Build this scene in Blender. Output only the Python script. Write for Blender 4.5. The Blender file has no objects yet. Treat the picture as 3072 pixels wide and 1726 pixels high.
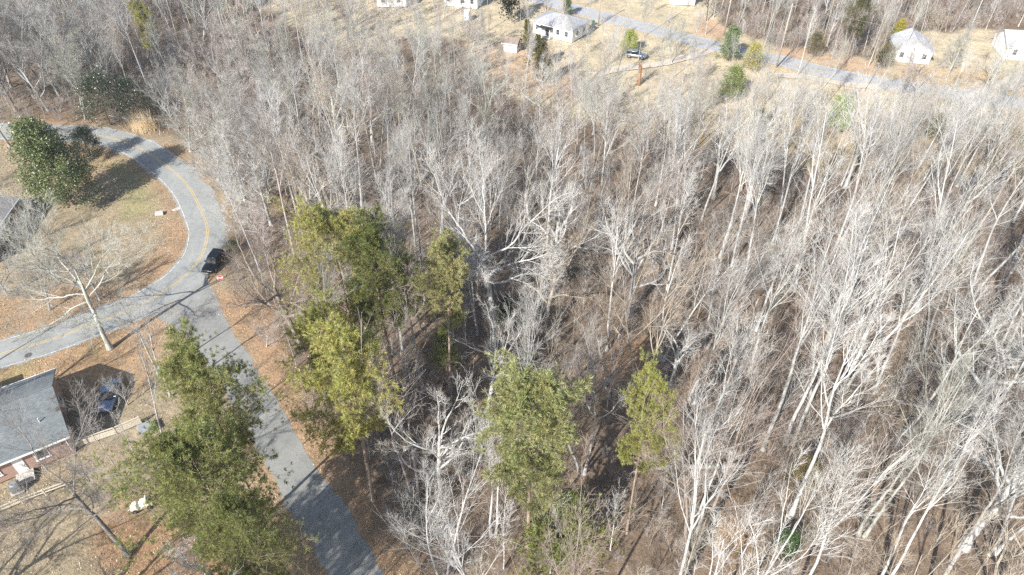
import bpy, bmesh, math, random
import numpy as np
from mathutils import Vector, Matrix

random.seed(7)
SC = bpy.context.scene
COL = SC.collection

# ------------------------------------------------------------------ camera
CAM_H, PITCH, FPX = 62.0, math.radians(41.0), 2130.0      # metres, down-tilt, focal length in photo pixels
IW, IH = 3072.0, 1726.0
cam_d = bpy.data.cameras.new('camera')
cam_d.sensor_width = 36.0
cam_d.lens = 36.0 * FPX / IW
cam_d.clip_start, cam_d.clip_end = 0.5, 9000.0
cam = bpy.data.objects.new('camera', cam_d); COL.objects.link(cam)
cam.location = (0, 0, CAM_H)
cam.rotation_euler = (math.pi / 2 - PITCH, 0, 0)
SC.camera = cam

# ------------------------------------------------------------------ light
SUN_AZ, SUN_EL = math.radians(34.0), math.radians(35.0)   # shadows run forward and to the right
world = bpy.data.worlds.new('World'); SC.world = world; world.use_nodes = True
nt = world.node_tree; nt.nodes.clear()
wo = nt.nodes.new('ShaderNodeOutputWorld'); bg = nt.nodes.new('ShaderNodeBackground'); sk = nt.nodes.new('ShaderNodeTexSky')
sk.sky_type = 'NISHITA'; sk.sun_disc = False; sk.sun_elevation = SUN_EL; sk.sun_rotation = math.radians(214.0)
sk.air_density = 1.0; sk.dust_density = 1.0
bg.inputs['Strength'].default_value = 0.095
nt.links.new(sk.outputs[0], bg.inputs[0]); nt.links.new(bg.outputs[0], wo.inputs[0])
sun_d = bpy.data.lights.new('sun', 'SUN'); sun_d.energy = 4.6; sun_d.angle = math.radians(0.53); sun_d.color = (1.0, 0.968, 0.915)
sun = bpy.data.objects.new('sun', sun_d); COL.objects.link(sun)
sun_dir = Vector((math.sin(SUN_AZ) * math.cos(SUN_EL), math.cos(SUN_AZ) * math.cos(SUN_EL), -math.sin(SUN_EL)))
sun.rotation_euler = sun_dir.to_track_quat('-Z', 'Y').to_euler()
sun.location = (-40, -60, 90)
vs = SC.view_settings
vs.view_transform = 'Standard'; vs.look = 'None'; vs.gamma = 1.0; vs.use_curve_mapping = False
vs.exposure = 1.1
SC.render.engine = 'CYCLES'
SC.cycles.max_bounces = 4; SC.cycles.diffuse_bounces = 2; SC.cycles.glossy_bounces = 2; SC.cycles.transmission_bounces = 2
SC.cycles.use_denoising = False
SC.cycles.use_adaptive_sampling = True; SC.cycles.adaptive_threshold = 0.015
SC.cycles.pixel_filter_type = 'BLACKMAN_HARRIS'; SC.cycles.filter_width = 1.5

CT, ST = math.cos(PITCH), math.sin(PITCH)
def at(px, py, z=0.0):
    """World point at height z that the photograph shows at pixel (px, py)."""
    u, v = (px - IW / 2) / FPX, (py - IH / 2) / FPX
    d = ST + CT * v; f = CT - ST * v
    t = (CAM_H - z) / d
    return Vector((u * t, f * t, z))
def topx(X, Y, Z):
    dz = Z - CAM_H
    depth = Y * CT - dz * ST
    up = Y * ST + dz * CT
    return IW / 2 + FPX * X / depth, IH / 2 - FPX * up / depth

# ------------------------------------------------------------------ materials
def new_mat(name):
    m = bpy.data.materials.new(name); m.use_nodes = True
    n = m.node_tree.nodes; b = n['Principled BSDF']
    return m, m.node_tree, b
def ramp(t, stops):
    r = t.nodes.new('ShaderNodeValToRGB'); e = r.color_ramp.elements
    while len(e) < len(stops): e.new(0.5)
    for k, (p, c) in enumerate(stops):
        e[k].position = p; e[k].color = (*c, 1)
    return r
def noise(t, scale, detail=4, rough=0.6, coord='Object', vec=None):
    n = t.nodes.new('ShaderNodeTexNoise'); n.inputs['Scale'].default_value = scale
    n.inputs['Detail'].default_value = detail; n.inputs['Roughness'].default_value = rough
    if vec is None:
        tc = t.nodes.new('ShaderNodeTexCoord'); vec = tc.outputs[coord]
    t.links.new(vec, n.inputs['Vector'])
    return n
def mixc(t, a, b, fac, mode='MIX'):
    m = t.nodes.new('ShaderNodeMix'); m.data_type = 'RGBA'; m.blend_type = mode
    for s, v in ((0, fac), (6, a), (7, b)):
        if hasattr(v, 'is_linked') or hasattr(v, 'links'): t.links.new(v, m.inputs[s])
        elif isinstance(v, (int, float)): m.inputs[s].default_value = v
        else: m.inputs[s].default_value = (*v, 1)
    return m.outputs[2]
def bump(t, b, height, strength, dist):
    n = t.nodes.new('ShaderNodeBump'); n.inputs['Strength'].default_value = strength; n.inputs['Distance'].default_value = dist
    t.links.new(height, n.inputs['Height']); t.links.new(n.outputs[0], b.inputs['Normal'])

def plain(name, col, rough=0.7, var=0.15, scale=3.0, metal=0.0, spec=0.3, bmp=0.0):
    m, t, b = new_mat(name)
    n = noise(t, scale, 5)
    lo = tuple(c * (1 - var) for c in col); hi = tuple(min(1, c * (1 + var)) for c in col)
    r = ramp(t, [(0.3, lo), (0.7, hi)])
    t.links.new(n.outputs[0], r.inputs[0]); t.links.new(r.outputs[0], b.inputs['Base Color'])
    b.inputs['Roughness'].default_value = rough; b.inputs['Metallic'].default_value = metal
    b.inputs['Specular IOR Level'].default_value = spec
    if bmp: bump(t, b, n.outputs[0], 0.6, bmp)
    return m

def bark_mat(name, patch, rnd=0.25, sc=(3, 3, 0.6), shift=(1, 1, 1)):
    """Bark takes the tree's own tone (object colour), mottled with lichen patches."""
    m, t, b = new_mat(name)
    oi = t.nodes.new('ShaderNodeObjectInfo'); tn = t.nodes.new('ShaderNodeAttribute'); tn.attribute_type = 'INSTANCER'; tn.attribute_name = 'tone'
    tc = t.nodes.new('ShaderNodeTexCoord'); mp = t.nodes.new('ShaderNodeMapping'); mp.inputs['Scale'].default_value = sc
    t.links.new(tc.outputs['Object'], mp.inputs[0])
    n = noise(t, 1.6, 5, 0.7, vec=mp.outputs[0])
    r = ramp(t, [(0.32, tuple(a * b_ for a, b_ in zip(patch, shift))), (0.6, shift)]); t.links.new(n.outputs[0], r.inputs[0])
    c = mixc(t, tn.outputs['Color'], r.outputs[0], 1.0, 'MULTIPLY')
    hs = t.nodes.new('ShaderNodeHueSaturation'); t.links.new(c, hs.inputs['Color'])
    mr = t.nodes.new('ShaderNodeMapRange'); mr.inputs[3].default_value = 1 - rnd; mr.inputs[4].default_value = 1 + rnd
    t.links.new(oi.outputs['Random'], mr.inputs[0]); t.links.new(mr.outputs[0], hs.inputs['Value'])
    t.links.new(hs.outputs[0], b.inputs['Base Color'])
    b.inputs['Roughness'].default_value = 0.85; b.inputs['Specular IOR Level'].default_value = 0.15
    return m
BARK = bark_mat('bark', (0.55, 0.50, 0.46), 0.12)
TWIG = bark_mat('twigs', (0.80, 0.74, 0.70), 0.15, (0.8, 0.8, 0.8), (0.88, 0.855, 0.835))
PINEBARK = bark_mat('pine_bark', (0.55, 0.45, 0.40), 0.1)

def leaf_mat(name, spread=0.35, rough=0.5, spec=0.4, trans=0.25, dry=None):
    """Foliage: the object's colour, varied from leaf to leaf and from clump to clump."""
    m, t, b = new_mat(name)
    oi = t.nodes.new('ShaderNodeObjectInfo'); ge = t.nodes.new('ShaderNodeNewGeometry')
    n = noise(t, 0.9, 3)
    hs = t.nodes.new('ShaderNodeHueSaturation'); t.links.new(oi.outputs['Color'], hs.inputs['Color'])
    mr = t.nodes.new('ShaderNodeMapRange'); mr.inputs[3].default_value = 1 - spread; mr.inputs[4].default_value = 1 + spread
    t.links.new(ge.outputs['Random Per Island'], mr.inputs[0]); t.links.new(mr.outputs[0], hs.inputs['Value'])
    mh = t.nodes.new('ShaderNodeMapRange'); mh.inputs[1].default_value = 0.3; mh.inputs[2].default_value = 0.7
    mh.inputs[3].default_value = 0.475; mh.inputs[4].default_value = 0.525
    t.links.new(n.outputs[0], mh.inputs[0]); t.links.new(mh.outputs[0], hs.inputs['Hue'])
    t.links.new(hs.outputs[0], b.inputs['Base Color'])
    b.inputs['Roughness'].default_value = rough; b.inputs['Specular IOR Level'].default_value = spec
    tr = t.nodes.new('ShaderNodeBsdfTranslucent'); t.links.new(hs.outputs[0], tr.inputs[0])
    mx = t.nodes.new('ShaderNodeMixShader'); mx.inputs[0].default_value = trans
    t.links.new(b.outputs[0], mx.inputs[1]); t.links.new(tr.outputs[0], mx.inputs[2])
    t.links.new(mx.outputs[0], t.nodes['Material Output'].inputs[0])
    return m
NEEDLE = leaf_mat('pine_needles', 0.45, 0.5, 0.35, 0.5)
LEAF = leaf_mat('evergreen_leaves', 0.45, 0.32, 0.6, 0.15)

# ------------------------------------------------------------------ mesh helpers
def mesh_np(name, V, quads=None, tris=None, mat=None, smooth=False):
    me = bpy.data.meshes.new(name)
    nq = 0 if quads is None else len(quads); ntr = 0 if tris is None else len(tris)
    me.vertices.add(len(V)); me.vertices.foreach_set('co', np.asarray(V, np.float32).ravel())
    loops = []
    if nq: loops.append(np.asarray(quads, np.int32).ravel())
    if ntr: loops.append(np.asarray(tris, np.int32).ravel())
    L = np.concatenate(loops)
    me.loops.add(len(L)); me.loops.foreach_set('vertex_index', L)
    me.polygons.add(nq + ntr)
    st = np.concatenate([np.arange(nq) * 4, nq * 4 + np.arange(ntr) * 3]).astype(np.int32)
    me.polygons.foreach_set('loop_start', st)
    me.polygons.foreach_set('use_smooth', np.full(nq + ntr, smooth))
    me.update(calc_edges=True); me.validate()
    if mat: me.materials.append(mat)
    return me
def obj(name, me, parent=None, **kw):
    o = bpy.data.objects.new(name, me); COL.objects.link(o)
    if parent is not None: o.parent = parent
    for k, v in kw.items(): o[k] = v
    return o
def thing(name, label, cat, loc=(0, 0, 0), rz=0.0, group=None, scale=1.0):
    o = bpy.data.objects.new(name, None); COL.objects.link(o)
    o.empty_display_size = 0.3
    o.location = loc; o.rotation_euler = (0, 0, rz); o.scale = (scale,) * 3
    o['label'] = label; o['category'] = cat
    if group: o['group'] = group
    return o
class MB:
    """Collects boxes, prisms, tubes and polygons into one mesh."""
    def __init__(s): s.bm = bmesh.new()
    def box(s, x0, x1, y0, y1, z0, z1, bev=0.0, m=None):
        vs_ = [s.bm.verts.new((x, y, z)) for z in (z0, z1) for x, y in ((x0, y0), (x1, y0), (x1, y1), (x0, y1))]
        if m is not None:
            for v in vs_: v.co = m @ v.co
        f = [(3, 2, 1, 0), (4, 5, 6, 7), (0, 1, 5, 4), (1, 2, 6, 5), (2, 3, 7, 6), (3, 0, 4, 7)]
        fs = [s.bm.faces.new([vs_[i] for i in q]) for q in f]
        if bev:
            es = list({e for q in fs for e in q.edges})
            bmesh.ops.bevel(s.bm, geom=es, offset=bev, segments=1, affect='EDGES')
        return s
    def poly(s, pts):
        s.bm.faces.new([s.bm.verts.new(p) for p in pts]); return s
    def loft(s, rings, closed=True, cap=True):
        R = [[s.bm.verts.new(p) for p in r] for r in rings]
        n = len(R[0])
        for a, b in zip(R[:-1], R[1:]):
            for k in range(n if closed else n - 1):
                s.bm.faces.new((a[k], a[(k + 1) % n], b[(k + 1) % n], b[k]))
        if cap and closed:
            s.bm.faces.new(R[0][::-1]); s.bm.faces.new(R[-1])
        return s
    def tube(s, a, b, r0, r1=None, n=8):
        a, b = Vector(a), Vector(b); r1 = r0 if r1 is None else r1
        d = (b - a).normalized(); u = d.orthogonal().normalized(); v = d.cross(u)
        rings = [[p + (u * math.cos(t) + v * math.sin(t)) * r for t in [2 * math.pi * k / n for k in range(n)]] for p, r in ((a, r0), (b, r1))]
        return s.loft(rings)
    def path(s, pts, radii, n=8):
        pts = [Vector(p) for p in pts]; rings = []
        for i, p in enumerate(pts):
            d = (pts[min(i + 1, len(pts) - 1)] - pts[max(i - 1, 0)]).normalized()
            ref = Vector((1, 0, 0)) if abs(d.z) > 0.8 else Vector((0, 0, 1))
            u = d.cross(ref).normalized(); v = d.cross(u)
            rings.append([p + (u * math.cos(t) + v * math.sin(t)) * radii[i] for t in [2 * math.pi * k / n for k in range(n)]])
        return s.loft(rings)
    def build(s, name, mat, parent=None, smooth=False, **kw):
        bmesh.ops.recalc_face_normals(s.bm, faces=s.bm.faces)
        me = bpy.data.meshes.new(name); s.bm.to_mesh(me); s.bm.free()
        me.materials.append(mat)
        if smooth:
            for p in me.polygons: p.use_smooth = True
        return obj(name, me, parent, **kw)

# ------------------------------------------------------------------ geometry of the place, read off the photograph
def smooth_line(pts, step=1.0):
    """Catmull-Rom through ground points, resampled evenly."""
    P = np.array([[p.x, p.y] for p in pts]); out = []
    Q = np.vstack([2 * P[0] - P[1], P, 2 * P[-1] - P[-2]])
    for i in range(1, len(Q) - 2):
        for t in np.linspace(0, 1, 24, endpoint=False):
            a, b, c, d = Q[i - 1], Q[i], Q[i + 1], Q[i + 2]
            out.append(0.5 * ((2 * b) + (-a + c) * t + (2 * a - 5 * b + 4 * c - d) * t * t + (-a + 3 * b - 3 * c + d) * t ** 3))
    out.append(P[-1]); out = np.array(out)
    s = np.concatenate([[0], np.cumsum(np.linalg.norm(np.diff(out, axis=0), axis=1))])
    n = max(2, int(s[-1] / step)); q = np.linspace(0, s[-1], n)
    return np.stack([np.interp(q, s, out[:, 0]), np.interp(q, s, out[:, 1])], 1)
MAIN = smooth_line([at(*p) for p in [(-420, 1190), (-200, 1128), (0, 1064), (93, 1037), (174, 1012), (389, 930), (490, 876), (556, 828), (606, 764), (622, 700), (612, 652), (575, 575), (525, 519), (451, 464), (390, 432), (310, 410), (200, 400), (80, 396), (-100, 390), (-400, 380)]], 0.8)
SIDE = smooth_line([at(*p) for p in [(560, 850), (598, 920), (655, 1030), (722, 1140), (795, 1263), (866, 1394), (926, 1490), (986, 1577), (1062, 1703), (1180, 1900), (1290, 2080)]], 0.8)
FAR = smooth_line([at(*p) for p in [(1480, -60), (1600, -8), (1735, 30), (1858, 62), (1951, 86), (2091, 125), (2220, 155), (2350, 184), (2490, 219), (2645, 249), (2770, 267), (2925, 290), (3072, 312), (3400, 360)]], 1.0)
def normals2(L):
    d = np.gradient(L, axis=0); d /= np.linalg.norm(d, axis=1)[:, None]
    return np.stack([d[:, 1], -d[:, 0]], 1)          # to the right of travel
def dist_line(P, L):
    out = np.full(len(P), 1e9)
    for i in range(0, len(P), 4000):
        q = P[i:i + 4000]
        out[i:i + 4000] = np.sqrt(((q[:, None, :] - L[None]) ** 2).sum(-1)).min(1)
    return out
def inside(px, py, poly):
    c = np.zeros(len(px), bool); n = len(poly)
    for i in range(n):
        (x0, y0), (x1, y1) = poly[i], poly[(i + 1) % n]
        cond = (y0 > py) != (y1 > py)
        with np.errstate(divide='ignore', invalid='ignore'):
            xi = (x1 - x0) * (py - y0) / (y1 - y0 + 1e-9) + x0
        c ^= cond & (px < xi)
    return c
def value_noise(x, y, s, seed=0):
    x = x / s; y = y / s
    xi, yi = np.floor(x).astype(int), np.floor(y).astype(int); fx, fy = x - xi, y - yi
    fx = fx * fx * (3 - 2 * fx); fy = fy * fy * (3 - 2 * fy)
    def h(a, b):
        v = np.sin(a * 127.1 + b * 311.7 + seed * 74.7) * 43758.5453
        return v - np.floor(v)
    return (h(xi, yi) * (1 - fx) + h(xi + 1, yi) * fx) * (1 - fy) + (h(xi, yi + 1) * (1 - fx) + h(xi + 1, yi + 1) * fx) * fy

# where the woods stand (outline of the trunks' feet, in photo pixels on the ground)
WOOD_MAIN = [(640, 170), (530, 300), (560, 400), (640, 470), (720, 600), (760, 760), (800, 900), (900, 1120), (1010, 1330), (1150, 1560), (1260, 1760), (1420, 2120), (3700, 2120), (3500, 540),
             (3072, 510), (2700, 490), (2560, 510), (2400, 480), (2150, 470), (1900, 445), (1700, 410), (1480, 330), (1420, 285), (1300, 260), (1160, 265), (1000, 225), (860, 150), (740, 100)]
WOOD_NW = [(-700, -330), (860, -330), (800, 0), (700, 70), (640, 170), (520, 290), (440, 345), (330, 352), (200, 372), (0, 372), (-700, 360)]
WOOD_NE = [(2140, 60), (2200, 105), (2330, 150), (2440, 175), (2640, 190), (2650, 110), (2800, 100), (2960, 90), (3500, 40), (3500, -330), (2140, -330)]

# ------------------------------------------------------------------ ground
def axis(lo, hi, step, far):
    mid = np.arange(lo, hi + step * 0.5, step)
    out = np.cumsum(step * 1.35 ** np.arange(1, 40)); out = out[out < far]
    return np.concatenate([lo - out[::-1], mid, hi + out])
gx, gy = axis(-150, 150, 0.8, 4000), axis(14, 236, 0.8, 4000)
GX, GY = np.meshgrid(gx, gy); nx, ny = len(gx), len(gy)
fx_, fy_ = GX.ravel(), GY.ravel()
dm, ds, df = dist_line(np.stack([fx_, fy_], 1), MAIN), dist_line(np.stack([fx_, fy_], 1), SIDE), dist_line(np.stack([fx_, fy_], 1), FAR)
yy = np.maximum(fy_, 8)
ppx, ppy = topx(fx_, yy, 0 * fx_)
wx = (value_noise(fx_, fy_, 5, 1) - 0.5) * 4 + (value_noise(fx_, fy_, 1.7, 2) - 0.5) * 2
wy = (value_noise(fx_, fy_, 5, 3) - 0.5) * 4 + (value_noise(fx_, fy_, 1.7, 4) - 0.5) * 2
qpx, qpy = topx(fx_ + wx, np.maximum(fy_ + wy, 8), 0 * fx_)
FLOOR, LAWN, LITTER, GREEN, PALE, RED = (0.195, 0.152, 0.118), (0.305, 0.262, 0.19), (0.34, 0.238, 0.155), (0.25, 0.25, 0.125), (0.48, 0.425, 0.315), (0.43, 0.31, 0.225)
col = np.tile(np.array(FLOOR), (len(fx_), 1))
def zone(poly, c, soft=1.0):
    k = inside(qpx, qpy, poly).astype(float)[:, None] * soft
    col[:] = col * (1 - k) + np.array(c) * k
zone([(-900, 380), (330, 380), (470, 400), (560, 420), (640, 470), (700, 600), (740, 760), (800, 920), (880, 1100), (990, 1330), (1120, 1560), (1330, 2100), (-900, 2100)], LAWN)
zone([(780, 20), (1000, 130), (1180, 160), (1250, 100), (1400, 120), (1440, 220), (1500, 280), (1760, 360), (2000, 400), (2400, 420), (2700, 430), (3600, 470), (3600, 80), (2700, 90), (2640, 170), (2400, 150), (2200, 90), (2140, 40), (2140, -200), (900, -200)], PALE)
zone([(1430, 150), (1560, 130), (1700, 200), (1800, 250), (1700, 300), (1500, 260)], RED, 0.7)
zone([(2330, 130), (2660, 190), (2660, 235), (2350, 170)], RED, 0.8)
zone([(2080, 60), (2160, 60), (2200, 130), (2100, 120)], RED, 0.9)
zone([(2660, 180), (3072, 230), (3400, 260), (3400, 330), (2700, 250)], (0.44, 0.33, 0.20), 0.8)
zone([(1780, 370), (2000, 330), (2500, 340), (3072, 400), (3500, 460), (3500, 560), (2400, 500)], (0.36, 0.29, 0.18), 0.7)
# leaf litter drifts on the lawns and verges
zone([(-300, 880), (400, 860), (520, 930), (500, 1010), (330, 1130), (-300, 1190)], LITTER, 0.8)
zone([(-300, 1000), (330, 1040), (520, 1010), (560, 1060), (420, 1180), (150, 1230), (-300, 1200)], (0.36, 0.25, 0.155), 0.75)
zone([(160, 420), (420, 470), (440, 520), (230, 560), (100, 560)], LITTER, 0.55)
zone([(480, 600), (560, 640), (585, 720), (545, 790), (470, 860), (420, 880), (460, 760), (520, 700)], (0.36, 0.25, 0.165), 0.9)
zone([(640, 900), (800, 880), (860, 1040), (990, 1300), (1150, 1560), (1330, 1900), (1240, 2000), (1000, 1640), (860, 1300), (730, 1060)], LITTER, 0.95)
zone([(700, 1500), (930, 1560), (1000, 1726), (1000, 1900), (600, 1900), (600, 1560)], LITTER, 0.8)
zone([(300, 1660), (420, 1500), (640, 1540), (900, 1900), (300, 1900)], (0.30, 0.175, 0.10), 0.7)
zone([(1830, 1050), (1960, 1010), (1990, 1100), (1900, 1160), (1820, 1140)], LITTER, 0.9)
zone([(2140, 1500), (2250, 1480), (2260, 1726), (2120, 1726)], (0.33, 0.22, 0.12), 0.7)
zone([(310, 470), (420, 480), (480, 560), (430, 640), (350, 680), (330, 600)], GREEN, 0.65)
zone([(-100, 1100), (80, 1080), (140, 1110), (40, 1160), (-100, 1180)], GREEN, 0.6)
zone([(240, 1060), (330, 1030), (350, 1060), (260, 1090)], GREEN, 0.5)
near_e = (np.minimum(dm, ds) < 4.6) & (value_noise(fx_, fy_, 3, 8) > 0.42)
k = near_e.astype(float)[:, None] * 0.7
col = col * (1 - k) + np.array(LITTER) * k
k = ((df < 4.5) & (value_noise(fx_, fy_, 3, 8) > 0.35)).astype(float)[:, None] * 0.5
col = col * (1 - k) + np.array((0.46, 0.34, 0.21)) * k
C = col.reshape(ny, nx, 3)
for _ in range(2):
    C = (C + np.roll(C, 1, 0) + np.roll(C, -1, 0) + np.roll(C, 1, 1) + np.roll(C, -1, 1)) / 5
bumpy = np.clip((np.minimum(np.minimum(dm, ds), df) - 4.0) / 6.0, 0, 1)
gz = -(value_noise(fx_, fy_, 11, 5) * 0.35 + value_noise(fx_, fy_, 3.1, 6) * 0.12) * bumpy
gz += (value_noise(fx_, fy_, 3.1, 16) * 0.10) * bumpy
V = np.stack([fx_, fy_, gz], 1)
idx = np.arange(nx * ny).reshape(ny, nx)
Q = np.stack([idx[:-1, :-1], idx[:-1, 1:], idx[1:, 1:], idx[1:, :-1]], -1).reshape(-1, 4)
gm, t, b = new_mat('ground')
at_ = t.nodes.new('ShaderNodeAttribute'); at_.attribute_name = 'soil'
n1, n2, n3 = noise(t, 0.35, 6, 0.65), noise(t, 2.6, 6, 0.75), noise(t, 11.0, 3, 0.8)
r1 = ramp(t, [(0.3, (0.66, 0.68, 0.66)), (0.5, (1.0, 0.98, 0.95)), (0.7, (1.22, 1.18, 1.12))]); t.links.new(n1.outputs[0], r1.inputs[0])
r2 = ramp(t, [(0.3, (0.62, 0.60, 0.58)), (0.5, (1.0, 0.98, 0.95)), (0.72, (1.35, 1.30, 1.2))]); t.links.new(n2.outputs[0], r2.inputs[0])
r3 = ramp(t, [(0.35, (0.62, 0.60, 0.60)), (0.65, (1.3, 1.28, 1.24))]); t.links.new(n3.outputs[0], r3.inputs[0])
c = mixc(t, at_.outputs['Color'], r1.outputs[0], 1.0, 'MULTIPLY')
c = mixc(t, c, r2.outputs[0], 1.0, 'MULTIPLY'); c = mixc(t, c, r3.outputs[0], 0.8, 'MULTIPLY')
t.links.new(c, b.inputs['Base Color']); b.inputs['Roughness'].default_value = 0.95; b.inputs['Specular IOR Level'].default_value = 0.1
bump(t, b, n2.outputs[0], 0.7, 0.25)
gme = mesh_np('ground', V, quads=Q, mat=gm, smooth=True)
ca = gme.color_attributes.new('soil', 'FLOAT_COLOR', 'POINT')
ca.data.foreach_set('color', np.concatenate([C.reshape(-1, 3), np.ones((nx * ny, 1))], 1).astype(np.float32).ravel())
obj('ground', gme, kind='structure')

# ------------------------------------------------------------------ roads
def asphalt(name, c0, c1, tar):
    m, t, b = new_mat(name)
    a, f, g = noise(t, 0.16, 5, 0.6), noise(t, 9.0, 4, 0.8), noise(t, 0.9, 6, 0.7)
    r = ramp(t, [(0.3, c0), (0.7, c1)]); t.links.new(a.outputs[0], r.inputs[0])
    r2 = ramp(t, [(0.3, (0.78, 0.78, 0.78)), (0.7, (1.18, 1.18, 1.18))]); t.links.new(f.outputs[0], r2.inputs[0])
    r3 = ramp(t, [(0.30, (0.80, 0.80, 0.80)), (0.55, (1.0, 1.0, 1.0))]); t.links.new(g.outputs[0], r3.inputs[0])
    c = mixc(t, r.outputs[0], r2.outputs[0], 1.0, 'MULTIPLY'); c = mixc(t, c, r3.outputs[0], 1.0, 'MULTIPLY')
    if tar:
        vo = t.nodes.new('ShaderNodeTexVoronoi'); vo.feature = 'DISTANCE_TO_EDGE'; vo.inputs['Scale'].default_value = 0.28
        tc = t.nodes.new('ShaderNodeTexCoord'); nn = noise(t, 0.8, 4)
        vm = t.nodes.new('ShaderNodeVectorMath'); vm.operation = 'MULTIPLY_ADD'; vm.inputs[1].default_value = (1.6, 1.6, 0)
        t.links.new(nn.outputs[1], vm.inputs[0]); t.links.new(tc.outputs['Object'], vm.inputs[2]); t.links.new(vm.outputs[0], vo.inputs['Vector'])
        rc = ramp(t, [(0.0, (0.66, 0.66, 0.66)), (0.012, (1, 1, 1))]); t.links.new(vo.outputs[0], rc.inputs[0])
        c = mixc(t, c, rc.outputs[0], tar, 'MULTIPLY')
    t.links.new(c, b.inputs['Base Color']); b.inputs['Roughness'].default_value = 0.85; b.inputs['Specular IOR Level'].default_value = 0.25
    bump(t, b, f.outputs[0], 0.3, 0.02)
    return m
ROAD = asphalt('old_asphalt', (0.245, 0.252, 0.240), (0.325, 0.332, 0.318), 0.45)
SIDEROAD = asphalt('side_asphalt', (0.205, 0.205, 0.192), (0.285, 0.283, 0.265), 0.5)
FARROAD = asphalt('far_asphalt', (0.32, 0.325, 0.335), (0.40, 0.405, 0.41), 0.4)
def strip(name, L, wl, wr, z, mat, kind=None, parent=None, jag=0.0, seed=0, cols=1):
    N = normals2(L); n = len(L); rng = np.random.default_rng(seed)
    wl = np.full(n, wl) if np.isscalar(wl) else wl; wr = np.full(n, wr) if np.isscalar(wr) else wr
    if jag:
        j = lambda: (np.convolve(rng.normal(size=n + 4), np.ones(5) / 5, 'valid') + rng.normal(size=n) * 0.35) * jag
        wl = wl + j(); wr = wr + j()
    rows = []
    for k in range(cols + 1):
        f = k / cols
        off = -wl * (1 - f) + wr * f
        rows.append(np.concatenate([L + N * off[:, None], np.full((n, 1), z)], 1))
    V = np.stack(rows, 1).reshape(-1, 3)
    i = np.arange((n) * (cols + 1)).reshape(n, cols + 1)
    Q = np.stack([i[:-1, :-1], i[:-1, 1:], i[1:, 1:], i[1:, :-1]], -1).reshape(-1, 4)
    o = obj(name, mesh_np(name, V, quads=Q, mat=mat), parent)
    if kind: o['kind'] = kind
    return o
# travel on MAIN runs from the left edge round the bend to the upper left: 'right' is the outside of the bend
road = strip('road', MAIN, 2.95, 2.75, 0.012, ROAD, 'structure', jag=0.3, seed=1)
ns = len(SIDE)
flare = np.exp(-np.arange(ns) / 7.0)
side = strip('side_road', SIDE, 2.1 + 0.5 * flare, 2.1 + 6.5 * flare, 0.008, SIDEROAD, 'structure', jag=0.28, seed=2)
farr = strip('far_road', FAR, 2.7, 2.7, 0.012, FARROAD, 'structure', jag=0.1, seed=3)
def worn(name, c, under, amount):
    m, t, b = new_mat(name)
    n = noise(t, 1.3, 6, 0.75); r = ramp(t, [(amount - .10, under), (amount + .08, c)])
    t.links.new(n.outputs[0], r.inputs[0]); t.links.new(r.outputs[0], b.inputs['Base Color']); b.inputs['Roughness'].default_value = .8
    return m
YEL = worn('yellow_paint', (0.55, 0.38, 0.13), (0.29, 0.285, 0.25), .46)
WHT = worn('white_paint', (0.62, 0.62, 0.60), (0.29, 0.30, 0.295), .48)
cut = slice(0, len(MAIN))
for s in (-1, 1):
    strip('yellow_line', MAIN, 0.11 + s * 0.13 - 0.055, -(s * 0.13) - 0.11 + 0.165, 0.017, YEL, parent=road)
    strip('yellow_line', FAR, 0.11 + s * 0.13 - 0.055, -(s * 0.13) - 0.11 + 0.165, 0.017, YEL, parent=farr)
strip('white_line', MAIN, 2.60, -2.50, 0.017, WHT, parent=road)
jn = at(560, 850); dj = np.linalg.norm(MAIN - np.array([jn.x, jn.y]), axis=1); ij = int(dj.argmin())
strip('white_line', MAIN[:ij - 12], -2.46, 2.55, 0.017, WHT, parent=road)
strip('white_line', MAIN[ij + 44:ij + 62], -2.46, 2.55, 0.017, WHT, parent=road)
strip('white_line', FAR, 2.45, -2.36, 0.017, WHT, parent=farr); strip('white_line', FAR, -2.36, 2.45, 0.017, WHT, parent=farr)
GRAVEL = plain('pale_gravel', (0.48, 0.42, 0.34), 0.95, 0.25, 2.0)
strip('driveway', smooth_line([at(*p) for p in [(1780, 225), (1850, 208), (1920, 199), (1990, 190), (2060, 172), (2130, 150)]], 1.0), 1.3, 1.3, 0.05, GRAVEL, 'structure', jag=0.25, seed=5)
strip('driveway', smooth_line([at(*p) for p in [(2330, 225), (2420, 232), (2540, 255), (2640, 262)]], 1.0), 1.1, 1.1, 0.05, GRAVEL, 'structure', jag=0.3, seed=6)
strip('driveway', smooth_line([at(*p) for p in [(3100, 215), (3040, 240), (2990, 275), (2950, 292)]], 1.0), 1.6, 1.6, 0.05, GRAVEL, 'structure', jag=0.25, seed=7)
# broken concrete on the inside of the bend, and a manhole in the road
CONC = plain('concrete', (0.46, 0.44, 0.40), 0.9, 0.2, 2.0, bmp=0.02)
for (px_, py_, w, d, rz, lab) in [(479, 644, 1.15, 0.75, 0.3, 'grey concrete block lying on the lawn inside the bend'), (531, 628, 1.3, 0.7, 0.9, 'flat broken concrete slab at the inner edge of the bend')]:
    p = at(px_, py_); h = 0.42 if w < 1.2 else 0.07
    mb = MB(); mb.box(-w / 2, w / 2, -d / 2, d / 2, 0, h, 0.04)
    o = mb.build('concrete_block', CONC); o.location = p; o.rotation_euler = (0.04, 0.05, rz); o['label'] = lab; o['category'] = 'concrete block'
IRON = plain('cast_iron', (0.13, 0.12, 0.11), 0.7, 0.3, 6.0, 0.4)
mb = MB(); mb.tube((0, 0, 0), (0, 0, 0.012), 0.42, n=20); mh = mb.build('manhole_cover', IRON); mh.location = at(85, 1066, 0.013)
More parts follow.
